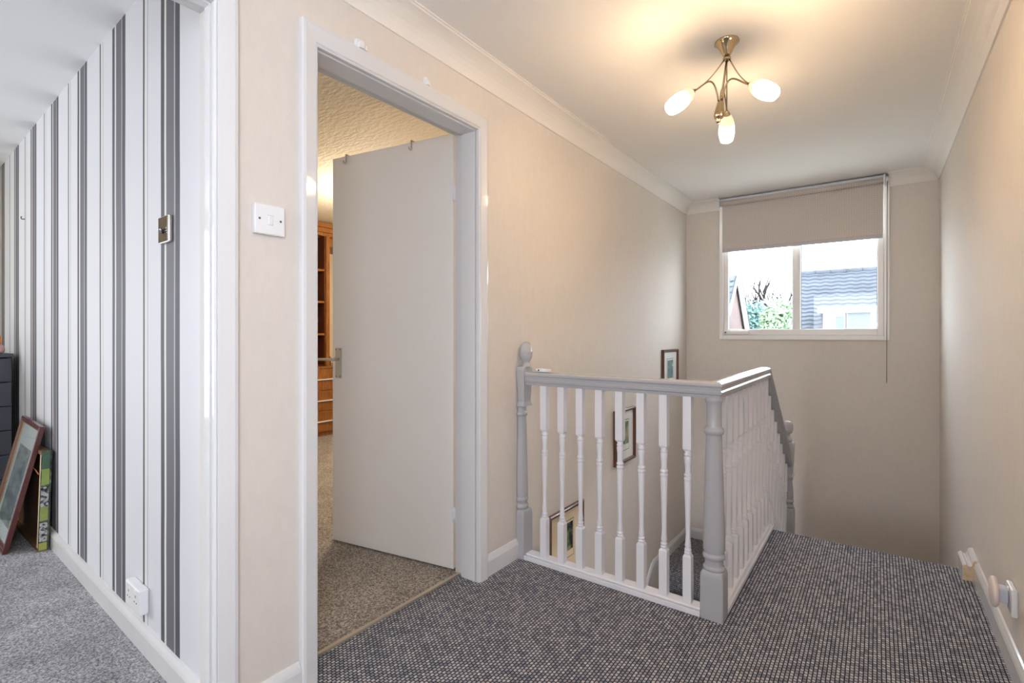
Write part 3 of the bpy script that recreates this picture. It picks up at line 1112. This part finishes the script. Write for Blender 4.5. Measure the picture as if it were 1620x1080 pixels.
# light switch on the landing
mt = wallframe((XW, .7445, 1.430), (1, 0, 0))
sw = thing('light_switch', (XW, .7445, 1.430), 'white square light switch on the cream wall between the door frames', 'switch')
b_ = B()
plate(b_, mt, .089, .086, .018)
b_.obj('plate', M['plastic'], sw)
b_ = B()
plate(b_, mt @ Matrix.Translation((0, -.001, .017)) @ Matrix.Rotation(.10, 4, 'X'), .013, .026, .005, .0015)
b_.obj('rocker', M['plastic'], sw)
b_ = B()
plate(b_, mt @ Matrix.Translation((0, -.001, .0176)), .016, .030, .0008, .0003)
b_.obj('rocker_surround', M['plastic_cool'], sw)
for sx_ in (-.031, .031):
    B().lathe([(.0034, 0), (.0034, .0008)], 12, mt @ Matrix.Translation((sx_, 0, .0178))).obj('screw', M['screw'], sw)

# chrome switch on the striped wall
cx_ = -1.843
mt = wallframe((cx_, sx(cx_), 1.435), (-.0205, -1, 0))
sw = thing('light_switch', (cx_, sx(cx_), 1.435), 'polished chrome light switch on a dark stripe of the striped wall', 'switch')
b_ = B()
plate(b_, mt, .086, .086, .012)
b_.obj('back_plate', M['satin'], sw)
b_ = B()
plate(b_, mt @ Matrix.Translation((0, 0, .011)), .080, .080, .003, .001)
b_.obj('plate', mat('dark_mirror_chrome', (110, 104, 96), .06, metal=1.0), sw)
b_ = B()
b_.lathe([(.004, 0), (.007, .013), (.0065, .015)], 12, mt @ Matrix.Translation((0, -.012, .014)) @ Matrix.Rotation(-.9, 4, 'X'))
b_.obj('toggle', M['chrome'], sw)
for sx_ in (-.030, .030):
    B().lathe([(.0042, 0), (.003, .0015)], 12, mt @ Matrix.Translation((sx_, 0, .0138))).obj('screw', M['chrome'], sw)

# socket at the foot of the striped wall
cx_ = -2.085
mt = wallframe((cx_, sx(cx_), .185), (-.0205, -1, 0))
so = thing('wall_socket', (cx_, sx(cx_), .185), 'white plug socket low on the striped wall above its skirting', 'socket')
b_ = B()
plate(b_, mt, .147, .088, .030, .006)
b_.obj('plate', M['plastic'], so)
for ox in (-.036, .036):
    for px, py, pw, ph in ((0, .014, .004, .008), (-.011, -.006, .007, .004), (.011, -.006, .007, .004)):
        b_ = B()
        plate(b_, mt @ Matrix.Translation((ox + px, py, .0296)), pw, ph, .001, .0003)
        b_.obj('pin_slot', M['dark'], so)
    b_ = B()
    plate(b_, mt @ Matrix.Translation((ox, .030, .029)), .010, .014, .004, .001)
    b_.obj('rocker', M['plastic'], so)
# socket and plug-in light on the right wall
mt = wallframe((XR, 2.262, .240), (-1, 0, 0))
so = thing('wall_socket', (XR, 2.262, .240), 'white single plug socket low on the right wall', 'socket')
b_ = B()
plate(b_, mt, .088, .088, .016, .004)
b_.obj('plate', M['plastic'], so)
b_ = B()
plate(b_, mt @ Matrix.Translation((0, .028, .015)), .012, .018, .005, .001)
b_.obj('rocker', M['plastic'], so)
nl = thing('night_light', (XR - .03, 2.262, .245), 'round white plug in night light in the right wall socket', 'night light')
mt2 = wallframe((XR - .017, 2.268, .247), (-1, 0, 0))
b_ = B()
plate(b_, mt2, .045, .048, .028, .006)
b_.obj('plug_body', M['plastic_cool'], nl)
mt3 = wallframe((XR - .044, 2.246, .258), (-1, 0, 0))
B().lathe([(.036, 0), (.045, .003), (.048, .008), (.047, .013), (.040, .017), (.020, .019), (.001, .0195)], 32, mt3).obj('disc', mat('warm_white_lens', (232, 218, 212), .35), nl)

# cut end of the moulded stair string on the right wall
eb = thing('trim_8', (XR, 2.95, 0), 'short moulded white string end with raw wood cut beyond the right skirting', 'trim', kind='structure')
EP = [(0, 0), (.052, 0), (.052, .062), (.047, .070), (.040, .073), (.034, .066), (.026, .064), (.021, .072), (.018, .086), (.012, .094), (.004, .097), (0, .097)]
B().loft([[(XR - d_, y, u) for d_, u in EP] for y in (2.990, 3.16)]).obj('moulding', M['gloss'], eb)
B().loft([[(XR - d_ * .97 - .0005, y, u * .98 + .001) for d_, u in EP] for y in (2.986, 2.990)]).obj('cut_end', M['rawwood'], eb)

# ------------------------------------------------------------------ ceiling lamp
th = YAW
Rv = Vector((math.cos(th), math.sin(th), 0))
Fv = Vector((-math.sin(th), math.cos(th), 0))
c0 = Vector((-.496, 2.159, ZC))
lamp = thing('ceiling_lamp', c0, 'brass ceiling lamp with three lit frosted glass shades on curved arms', 'ceiling lamp')
R0 = Matrix.Translation((c0.x, c0.y, 0))
B().lathe([(.047, ZC), (.048, ZC - .005), (.043, ZC - .010), (.036, ZC - .016), (.026, ZC - .034), (.017, ZC - .052), (.012, ZC - .058)], 32, R0).obj('ceiling_rose', M['rose'], lamp)
B().lathe([(.008, ZC - .05), (.008, ZC - .062), (.015, ZC - .065), (.016, ZC - .073), (.012, ZC - .077), (.006, ZC - .079)], 24, R0).obj('collar', M['brass'], lamp)
top = c0 + Vector((0, 0, -.075))
bot = c0 + Rv * -.026 + Vector((0, 0, -.255))
B().tube([top, top.lerp(bot, .5), bot], .0048, 10).obj('stem', M['brass'], lamp)
ax = (bot - top).normalized()
hm = frame_mtx(bot - ax * .0, ax.orthogonal().normalized(), ax.cross(ax.orthogonal()).normalized(), ax)
B().lathe([(.010, -.012), (.0135, -.006), (.0185, .030), (.0200, .050), (.0175, .058), (.011, .062), (.009, .066), (.0095, .072), (.006, .078), (.001, .080)], 24, hm).obj('hub', M['brass'], lamp)
SP3 = [(.0175, 0), (.0215, .008), (.029, .026), (.0345, .050), (.0360, .074), (.0345, .098), (.0310, .118), (.0278, .132), (.0262, .132), (.0290, .118), (.0325, .098), (.0340, .074), (.0325, .050), (.027, .027), (.0195, .010), (.0155, .002)]
zb = 2.062
SP3 = [(r_ * .92, z_ * .94) for r_, z_ in SP3]
for lat, dep, lab in ((-.164, -.050, 0), (.048, -.112, 1), (.064, .150, 2)):
    base = c0 + Rv * lat + Fv * dep
    base.z = zb
    outw = (Rv * lat + Fv * dep).normalized()
    axv = (outw * .78 + Vector((0, 0, -.62))).normalized()
    u1 = axv.orthogonal().normalized()
    m4 = frame_mtx(base, u1, axv.cross(u1), axv)
    hs = bot + ax * .0
    # curved arm from the hub, over and down into the cup
    pts = []
    p0 = hs + outw * .010 + Vector((0, 0, .010))
    p1 = hs + outw * .035 + Vector((0, 0, .145))
    p2 = base - axv * .060 - outw * .02 + Vector((0, 0, -.0))
    p3 = base - axv * .004
    for i in range(15):
        t = i / 14
        pts.append((1 - t) ** 3 * p0 + 3 * (1 - t) ** 2 * t * p1 + 3 * (1 - t) * t * t * p2 + t ** 3 * p3)
    arm = B().tube(pts, .0034, 8).obj('arm', M['brass'], lamp)
    q0 = top + outw * .012
    q3 = base - axv * .010
    qs = []
    for i in range(9):
        t = i / 8
        qs.append(q0.lerp(q3, t) + Vector((0, 0, -.016 * math.sin(PI * t))))
    B().tube(qs, .0024, 8).obj('stay_rod', M['brass'], lamp)
    B().lathe([(.004, -.024), (.0065, -.016), (.013, -.006), (.0205, .012), (.0215, .018), (.019, .018), (.015, .004), (.005, .0)], 20).obj('cup', M['brass'], lamp, mtx=m4)
    shd = B().lathe(SP3, 28, caps=False).obj('shade', M['shade'], lamp, mtx=m4)
    B().lathe([(.006, .01), (.010, .03), (.013, .06), (.010, .09), (.001, .105)], 14).obj('bulb', M['shade'], shd, mtx=m4)
    bulb = bpy.data.objects[[o_.name for o_ in shd.children][0]]
    bulb.matrix_basis = Matrix.Identity(4)

# ------------------------------------------------------------------ left room: chest, ornament, leaning pictures
ct = thing('chest_of_drawers', (-4.60, .19, 0), 'charcoal chest of drawers at the far left of the striped room', 'chest of drawers')
Y0, Y1, X0, X1 = -.25, .650, -4.86, -4.35
boxrow((X0, X1 - .006, Y1 - .018, Y1, 0.004, .955), (X0, X1 - .006, Y0, Y0 + .018, 0.004, .955), (X0, X0 + .01, Y0 + .018, Y1 - .018, 0.004, .955)).obj('carcass', M['blackside'], ct)
B().box(X0 - .005, X1 + .008, Y0 - .006, Y1 + .006, .955, .978, .003).obj('top', M['chest'], ct)
nz = 6
for i in range(nz):
    z0 = .05 + i * .15
    B().box(X1 - .02, X1, Y0 + .003, Y1 - .003, z0 + .002, z0 + .148, .003).obj('drawer', M['chest'], ct)
B().box(X1 - .03, X1 - .012, Y0 + .018, Y1 - .018, 0.004, .05).obj('plinth', M['blackside'], ct)
orn = thing('ornament', (-4.40, .600, .978), 'small pink stone ornament with amber top on the charcoal chest', 'ornament')
B().lathe([(.020, .978), (.030, .985), (.033, 1.005), (.028, 1.025), (.016, 1.034)], 20, Matrix.Translation((-4.39, .592, 0))).obj('base', M['pinkstone'], orn)
B().lathe([(.012, 1.032), (.018, 1.05), (.016, 1.075), (.010, 1.095), (.002, 1.105)], 16, Matrix.Translation((-4.39, .592, 0))).obj('amber_top', M['amber'], orn)
hk = B()
hx_ = -4.19
hk.tube([(hx_, sx(hx_) - .001, 1.80), (hx_, sx(hx_) - .014, 1.798), (hx_ + .01, sx(hx_) - .018, 1.80), (hx_ + .014, sx(hx_) - .018, 1.812)], .003, 6)
tag(hk.obj('wall_hook', M['screw']), 'tiny metal picture hook left bare on the striped wall', 'hook')

# canvas box picture standing with its back to the room
xr, xl = -3.400, -4.02
yb0, yb1 = .598, .640
lean = .012
cb = thing('canvas_picture', (-3.72, .62, 0.004), 'deep canvas picture leaning face to the striped wall with brown back showing', 'picture')
SH = Matrix(((1, 0, 0, 0), (0, 1, .03, 0), (0, 0, 1, 0), (0, 0, 0, 1)))
b_ = boxrow((xl, xr, yb1 - .006, yb1, .004, .505))
b_.xf(SH).obj('front_canvas', M['print_golf'], cb)
boxrow((xl + .02, xr - .014, yb1 - .016, yb1 - .007, .02, .49)).xf(SH).obj('backboard', M['hardboard'], cb)
for a in ((xl, xr - .004, yb0, yb1 - .006, .004, .022), (xl, xr - .004, yb0, yb1 - .006, .487, .505), (xl, xl + .018, yb0, yb1 - .006, .022, .487), (xr - .020, xr - .004, yb0, yb1 - .006, .022, .487)):
    B().box(*a, .001, 1).xf(SH).obj('stretcher_bar', M['rawwood'] if a[1] - a[0] < .05 else M['hardboard'], cb)
sd = B().box(xr - .004, xr, yb0 + .001, yb1 - .006, .004, .505).xf(SH).obj('printed_edge', M['print_golf'], cb)
crowd = print_mat('crowd_photo_strip', [(24, 24, 30), (60, 62, 66), (206, 204, 206), (120, 110, 116)], 60, 6.0)
for zz0, zz1, col in ((.008, .045, (176, 180, 84)), (.05, .145, None), (.155, .225, (150, 166, 88)), (.225, .325, None), (.335, .415, (150, 172, 88)), (.415, .50, (74, 104, 82))):
    mm_ = crowd if col is None else mat('grass_photo_strip', col, .5, var=.12, var_scale=30)
    B().box(xr, xr + .0008, yb0 + .004, yb1 - .008, zz0, zz1).xf(SH).obj('photo_strip', mm_, cb)
tw = []
for i in range(15):
    t = i / 14
    tw.append(Vector((xr - .018 - .54 * t, yb0 - .004 - .010 * math.sin(PI * t) + .03 * (.39 - .34 * t), .39 - .34 * t ** 1.4 + .10 * math.sin(PI * t))))
B().tube(tw, .0022, 6).obj('hanging_cord', M['cord'], cb)

# mahogany framed picture leaning over the canvas
def ray(px, py):
    return Fv + Rv * ((px - 810) / 786) + Vector((0, 0, (528 - py) / 786))


def at_y(px, py, Y):
    d_ = ray(px, py)
    return Vector((0, 0, H)) + d_ * (Y / d_.y)


BR = Vector((-3.490, .484, .006))           # lower right corner on the carpet
TR = at_y(62, 677, .617)                    # upper right corner against the canvas
vdir = Vector((0, TR.y - BR.y, TR.z - BR.z)).normalized()
udir = Vector((-1, 0, 0))
ndir = udir.cross(vdir).normalized()
if ndir.y > 0:
    ndir = -ndir
tl_ = math.radians(2.0)                     # its left end sits a little high
udir, vdir = (udir * math.cos(tl_) + vdir * math.sin(tl_)), (vdir * math.cos(tl_) - udir * math.sin(tl_))
Hd = .632
Wd = .44
mp_ = thing('leaning_picture', BR, 'mahogany framed glazed picture propped at a slant in front of the canvas', 'picture')
BRm = BR - ndir * .0
mtp = frame_mtx(BRm, udir, vdir, ndir)      # local x = to the left, y = up the picture, z = towards the viewer
P = [(0, -.022), (0, -.002), (.3, .0), (.5, -.004), (.7, -.003), (1, -.010), (1, -.022)]
fw = .030
cs = [((0, 0), (1, 1)), ((Wd, 0), (-1, 1)), ((Wd, Hd), (-1, -1)), ((0, Hd), (1, -1))]
for k in range(4):
    (xa, ya), (ia, ja) = cs[k]
    (xb, yb), (ib, jb) = cs[(k + 1) % 4]
    f_ = B().loft([[(xa + ia * u * fw, ya + ja * u * fw, d_) for u, d_ in P], [(xb + ib * u * fw, yb + jb * u * fw, d_) for u, d_ in P]])
    f_.xf(mtp).obj('frame_rail', M['mahogany'], mp_)
B().box(fw * .8, Wd - fw * .8, fw * .8, Hd - fw * .8, -.020, -.016).xf(mtp).obj('backing', M['hardboard'], mp_)
B().box(fw * .9, Wd - fw * .9, fw * .9, Hd - fw * .9, -.016, -.014).xf(mtp).obj('mount', M['mat_white'], mp_)
sl = B()
for a in ((Wd - fw - .012, Wd - fw, fw, Hd - fw), (fw, fw + .006, fw, Hd - fw)):
    sl.box(a[0], a[1], a[2], a[3], -.014, -.011)
sl.xf(mtp).obj('gilt_slip', M['gilt'], mp_, kind='stuff')
B().box(fw + .06, Wd - fw - .06, fw + .07, Hd - fw - .11, -.014, -.0125).xf(mtp).obj('photograph', M['print_team'], mp_)
B().box(fw * .95, Wd - fw * .95, fw * .95, Hd - fw * .95, -.0110, -.0095).xf(mtp).obj('glazing', M['glass'], mp_)

# ------------------------------------------------------------------ bedroom cabinet
cab = thing('bedroom_cabinet', (-5.0, 3.2, .004), 'cherry wood fitted cabinet with open shelves over drawers in the bedroom', 'cabinet')
CX0, CX1 = -5.298, -4.77
cy0, cy1, cy2 = 2.45, 3.160, 4.30
boxrow((CX0, CX1, cy1 - .040, cy1, .75, 2.15), (CX0, CX1, cy0, cy0 + .02, .75, 2.15)).obj('side_panel', M['cherry'], cab)
B().box(CX0, CX0 + .012, cy0 + .02, cy1 - .04, .75, 2.15).obj('back_panel', M['cherry_dark'], cab)
B().box(CX0 + .012, CX1 - .03, cy1 - .046, cy1 - .040, .77, 2.15).obj('inner_lining', M['cherry_dark'], cab)
for z0, z1, xx in ((2.15, 2.185, CX1 - .005), (2.185, 2.235, CX1 + .012), (2.235, 2.285, CX1 + .035)):
    B().box(CX0, xx, cy0 - .02, cy2, z0, z1, .004).obj('cornice_board', M['cherry'], cab)
B().box(CX0, CX1 - .1, cy1, cy2, 2.06, 2.15).obj('pelmet', M['cherry'], cab)
for z in (1.107, 1.453, 1.795):
    B().box(CX0 + .012, CX1 - .03, cy0 + .02, cy1 - .046, z - .022, z, .002, 1).obj('shelf', M['cherry'], cab)
B().box(CX0, CX1 + .006, cy0 - .01, cy2, .730, .752, .003).obj('worktop', M['cherry'], cab)
for a_ in (cy0, cy2 - .02):
    B().box(CX0, CX1 - .02, a_, a_ + .02, .004, .73).obj('end_panel', M['cherry'], cab)
B().box(CX0, CX1 - .025, cy0 + .02, cy2 - .02, .004, .05).obj('plinth', M['cherry'], cab)
for k, (z0, z1) in enumerate(((.055, .274), (.279, .493), (.498, .727))):
    for ya, yb in ((cy0, cy1 + .25), (cy1 + .255, cy2)):
        dr = B().box(CX1 - .02, CX1, ya + .002, yb - .002, z0, z1, .003).obj('drawer', M['cherry'], cab)
        zm = (z0 + z1) / 2
        B().box(CX1 - .002, CX1 + .020, ya + .004, yb - .004, zm - .006, zm + .006, .003).obj('handle', M['plastic'], dr)
# ornaments on the shelves
for y, z, s_, lab in ((3.035, 1.107, 1.0, 'amber tinted glass vase on the second cabinet shelf'), (2.95, 1.107, .8, 'smaller glass vase left of the amber vase on the shelf')):
    o = B().lathe([(.030 * s_, z + .001), (.034 * s_, z + .01), (.016 * s_, z + .03), (.024 * s_, z + .07), (.042 * s_, z + .13), (.040 * s_, z + .17), (.037 * s_, z + .17), (.038 * s_, z + .13), (.020 * s_, z + .075)], 20, Matrix.Translation((-4.86, y, 0))).obj('glass_vase', M['glassware'])
    tag(o, lab, 'vase')
clk = thing('table_clock', (-4.86, 3.20, .752), 'small dark red and black bedside clock on the cabinet worktop', 'clock')
B().box(-4.93, -4.86, 3.175, 3.235, .752, .80, .005).obj('foot', M['dark'], clk)
B().lathe([(.030, 0), (.034, .006), (.034, .03), (.030, .034)], 20, Matrix.Translation((-4.90, 3.205, .83)) @ Matrix.Rotation(PI / 2, 4, 'Y')).obj('case', mat('dark_red_enamel', (74, 20, 26), .3), clk)
pen = B().tube([(-5.292, 3.20, 1.23), (-5.292, 3.27, 1.30)], .006, 6).obj('wall_pointer', M['dark'])
tag(pen, 'thin dark diagonal stick on the cream alcove wall above the clock', 'stick')

# warm pendant light in the bedroom, hidden behind the door from here
pl = thing('pendant_lamp', (-3.35, 2.75, 2.30), 'round paper pendant lamp lighting the bedroom behind the door', 'ceiling lamp')
B().tube([(-3.35, 2.75, 2.30), (-3.35, 2.75, 2.12)], .003, 6).obj('flex', M['plastic'], pl)
gm = bpy.data.materials.new('glowing_paper_globe')
gm.use_nodes = True
nt, b = nodes_of(gm)
b.inputs['Base Color'].default_value = (0.8, 0.7, 0.5, 1)
b.inputs['Emission Color'].default_value = (1.0, 0.89, 0.74, 1)
b.inputs['Emission Strength'].default_value = BED_LAMP / 4.0
B().lathe([(.02, 2.13)] + [(.11 * math.sin(a * PI / 12), 2.02 + .11 * math.cos(a * PI / 12)) for a in range(1, 12)] + [(.02, 1.91)], 24, Matrix.Translation((-3.35, 2.75, 0))).obj('globe', gm, pl)

# added fill lamp, unseen below the landing floor, to brighten the stairwell
hl = thing('hall_fill_lamp', (-.15, 1.15, -.22), 'round white fill lamp added unseen under the landing floor beside the stairs', 'ceiling lamp')
B().tube([(-.15, 1.15, -.22), (-.15, 1.15, -.50)], .003, 6).obj('flex', M['plastic'], hl)
gm2 = gm.copy()
gm2.name = 'fill_lamp_globe'
b2 = gm2.node_tree.nodes['Principled BSDF']
b2.inputs['Emission Color'].default_value = (0.93, 0.97, 1.0, 1)
b2.inputs['Emission Strength'].default_value = HALL_FILL
B().lathe([(.02, -.49)] + [(.11 * math.sin(a * PI / 12), -.60 + .11 * math.cos(a * PI / 12)) for a in range(1, 12)] + [(.02, -.71)], 24, Matrix.Translation((-.15, 1.15, 0))).obj('globe', gm2, hl)

# ------------------------------------------------------------------ outdoors
GZ = -2.75
o = boxrow((-60, 60, YF + .22, 120, GZ - .3, GZ)).obj('ground', M['ground'])  # out of sight; kept pale to bounce sky light onto the ceiling
struct(o, 'unseen ground outside the window, made pale to bounce light indoors', 'ground')


def at_depth(px, py, dep):
    return Vector((0, 0, H)) + ray(px, py) * dep


# house with the long tiled roof and the white dormer, right
rg = at_depth(1330, 429, 15.0)
hx0 = at_depth(1261, 429, 15.0).x
hx1 = hx0 + 9.0
hs = thing('neighbour_house', (rg.x, rg.y, GZ), 'neighbouring house with long grey tiled roof and white dormer, right pane', 'house')
pitch = math.radians(42)
RL = 5.2
yr, zr = rg.y, rg.z
boxrow((hx0 + .3, hx1 - .3, yr - RL * math.cos(pitch) + .4, yr + 3.2, GZ, zr - RL * math.sin(pitch) + .25)).obj('wall', M['render_pink'], hs)
b_ = B()
b_.loft([[(x, yr, zr - .02), (x, yr - RL * math.cos(pitch), zr - .02 - RL * math.sin(pitch)), (x, yr, zr - .15 - RL * math.sin(pitch)), (x, yr + RL * math.cos(pitch), zr - .02 - RL * math.sin(pitch))] for x in (hx0, hx1)])
b_.obj('roof', M['roof'], hs)
nrow = 30
crs = RL / nrow
tl = bmesh.new()
wave = []
for i in range(int((hx1 - hx0) / .075) + 1):
    wave.append((hx0 + i * .075, .018 * (1 if i % 4 in (1, 2) else 0)))
for k in range(nrow):
    s0, s1 = k * crs, (k + 1) * crs + .03
    up = []
    lo = []
    for x, e in wave:
        up.append(tl.verts.new((x, yr - s0 * math.cos(pitch), zr - s0 * math.sin(pitch) + e)))
        lo.append(tl.verts.new((x, yr - s1 * math.cos(pitch) - .02, zr - s1 * math.sin(pitch) + .035 + e)))
    lo2 = [tl.verts.new((v.co.x, v.co.y + .006, v.co.z - .05)) for v in lo]
    for i in range(len(wave) - 1):
        tl.faces.new((up[i], up[i + 1], lo[i + 1], lo[i]))
        tl.faces.new((lo[i], lo[i + 1], lo2[i + 1], lo2[i]))
b_ = B()
b_.add(tl)
b_.obj('roof_tiles', M['roof'], hs, kind='stuff')
rc = B()
for i in range(int((hx1 - hx0) / .40)):
    x = hx0 + i * .40
    rc.lathe([(.11, 0), (.115, .40)], 10, Matrix.Translation((x, yr, zr - .03)) @ Matrix.Rotation(PI / 2, 4, 'Y'))
rc.obj('ridge_tiles', M['roof'], hs, kind='stuff')
# dormer
dl = at_depth(1302, 486, 13.2)
drr = at_depth(1392, 482, 13.2)
dyf = dl.y
dx0, dx1, dz1 = dl.x, dl.x + 4.2, dl.z
dz0 = dz1 - 1.5
dm = B()
dm.box(dx0 - .12, dx1 + .1, dyf - .12, yr - .4, dz1 - .16, dz1, .01)
dmr = dm.obj('dormer_roof', M['white_ext'], hs)
boxrow((dx0, dx1, dyf, dyf + 2.2, dz0, dz1 - .16)).obj('dormer_cheeks', M['white_ext'], hs)


def xon(px, y):
    d_ = ray(px, 500)
    return d_.x * y / d_.y


def zon(px, py, y):
    d_ = ray(px, py)
    return H + d_.z * y / d_.y


for (pa, pb, ta, tb_) in ((1322, 1336, 492, 495), (1322, 1336, 500, 524), (1341, 1377, 490, 524)):
    xa, xb = xon(pa, dyf), xon(pb, dyf)
    za, zc = zon((pa + pb) / 2, tb_, dyf), zon((pa + pb) / 2, ta, dyf)
    wn = B().box(xa - .05, xb + .05, dyf - .03, dyf, za - .05, zc + .05, .005).obj('window', M['white_ext'], hs)
    B().box(xa, xb, dyf - .036, dyf - .03, za, zc).obj('pane', M['glass_ext'] if pb < 1340 else M['net'], wn)

# gable house, left pane
ap = at_depth(1163.5, 437, 12.5)
gh = thing('gable_house', (ap.x, ap.y, GZ), 'pink gabled house with white bargeboards at the left window edge', 'house')
gd = Vector((.58, .42, 0)).normalized()      # direction across the gable
bk = Vector((-.62, .78, 0)).normalized()     # ridge runs away and left
hwid, drop = 1.75, 3.2
RI = ap + gd * hwid * .42 - Vector((0, 0, drop))
pR = ap + (at_depth(1177.5, 521, 12.9) - ap) * 1.9
pL = ap + (at_depth(1152.5, 482, 11.9) - ap) * 2.4
zlow = min(pR.z, pL.z)
vr = (pR - ap)
vl = (pL - ap)
b_ = B()
fcs = [ap, pR, Vector((pR.x, pR.y, GZ)), Vector((pL.x, pL.y, GZ)), pL]
b_.loft([[p for p in fcs], [p + bk * 5.0 for p in fcs]])
b_.obj('gable_wall', M['render_pink'], gh)
nn = vl.cross(bk).normalized()
if nn.z < 0:
    nn = -nn
b_ = B()
NR = 12
for k in range(NR):
    a0, a1 = k / NR, (k + 1.15) / NR
    p_ = [ap + vl * a0 + nn * .05, ap + vl * a1 + nn * .09, ap + vl * a1 + nn * .02, ap + vl * a0 + nn * .0]
    b_.loft([[q - bk * .12 for q in p_], [q + bk * 5 for q in p_]])
b_.obj('roof_tiles', M['roof'], gh, kind='stuff')
nr_ = vr.cross(bk).normalized()
if nr_.z < 0:
    nr_ = -nr_
b_ = B()
p_ = [ap + nr_ * .10, ap + vr * 1.02 + nr_ * .10, ap + vr * 1.02 + nr_ * .01, ap + nr_ * .01]
b_.loft([[q - bk * .12 for q in p_], [q + bk * 5 for q in p_]])
b_.obj('roof', M['roof'], gh)
for vec, nm, w_ in ((vl, nn, .025), (vr, nr_, .06)):
    p_ = [ap + nm * w_, ap + vec * 1.02 + nm * w_, ap + vec * 1.02 - nm * w_, ap - nm * w_]
    B().loft([[q - bk * .16 for q in p_], [q - bk * .125 for q in p_]]).obj('bargeboard', M['white_ext'], gh)


def hedge(name, px0, px1, top, dep, m, label, n_=5200, seed=1):
    rnd = random.Random(seed)
    a, c = at_depth(px0, 520, dep), at_depth(px1, 520, dep)
    t = bmesh.new()
    zt = H + (528 - top) / 786 * dep
    L = (c - a)
    L.z = 0
    for i in range(n_):
        s_ = rnd.random()
        hz = rnd.random() ** .8
        p = a + L * s_
        prof_ = zt + .22 * math.sin(s_ * 17 + seed) * .6 + .12 * math.sin(s_ * 43) - .3 * abs(s_ - .5) ** 3 * 8 * .4
        p.z = GZ + (prof_ - GZ) * hz
        p += Vector((rnd.uniform(-.1, .1), rnd.uniform(-.6, .6) * (1 - .5 * hz), rnd.uniform(-.05, .12)))
        r_ = rnd.uniform(.035, .08)
        d1 = Vector((rnd.gauss(0, 1), rnd.gauss(0, 1), rnd.gauss(0, 1))).normalized()
        d2 = d1.orthogonal().normalized()
        vs_ = [t.verts.new(p + d1 * r_), t.verts.new(p + d2 * r_ * .5), t.verts.new(p - d1 * r_), t.verts.new(p - d2 * r_ * .5)]
        t.faces.new(vs_)
    me = bpy.data.meshes.new(name)
    t.to_mesh(me)
    t.free()
    me.materials.append(m)
    o_ = bpy.data.objects.new(name, me)
    COL.objects.link(o_)
    tag(o_, label, 'hedge', kind='stuff')
    WPOS[o_.name] = Vector((0, 0, 0))


hedge('conifer_hedge', 1165, 1222, 491, 15.5, M['hedge_blue'], 'blue green conifer hedge beside the gabled house', 16000, 3)
hedge('garden_hedge', 1212, 1255, 490, 11.0, M['hedge_green'], 'light green bushy hedge under the bare tree', 16000, 5)

tr = thing('bare_tree', at_depth(1215, 528, 18), 'bare leafless tree with forked twigs rising behind the green hedge', 'tree')
rt = random.Random(11)
tb = B()
tips = B()


def branch(p, d_, L, r, lev):
    q = p
    pts = [p]
    for i in range(3):
        d2 = (d_ + Vector((rt.uniform(-.22, .22), rt.uniform(-.22, .22), rt.uniform(-.02, .16)))).normalized()
        q = q + d2 * (L / 3)
        pts.append(q)
        d_ = d2
    tb.tube(pts, r * 2.0, 5, r * 1.4)
    if lev <= 0:
        return
    for k in range(3 if lev > 1 else 2):
        nd = (d_ + Vector((rt.uniform(-.8, .8), rt.uniform(-.8, .8), rt.uniform(-.1, .6)))).normalized()
        branch(pts[-1 - (k % 2)], nd, L * .68, r * .6, lev - 1)


for px, hgt in ((1207, .9), (1217, 1.1), (1236, .85)):
    b0 = at_depth(px, 528, 18)
    b0.z = GZ
    tb.tube([b0, b0 + Vector((0, 0, 3.4))], .10, 7, .06)
    branch(b0 + Vector((.0, 0, 3.4)), Vector((rt.uniform(-.15, .15), 0, 1)), hgt, .055, 3)
tb.obj('branches', M['bark'], tr, kind='stuff')
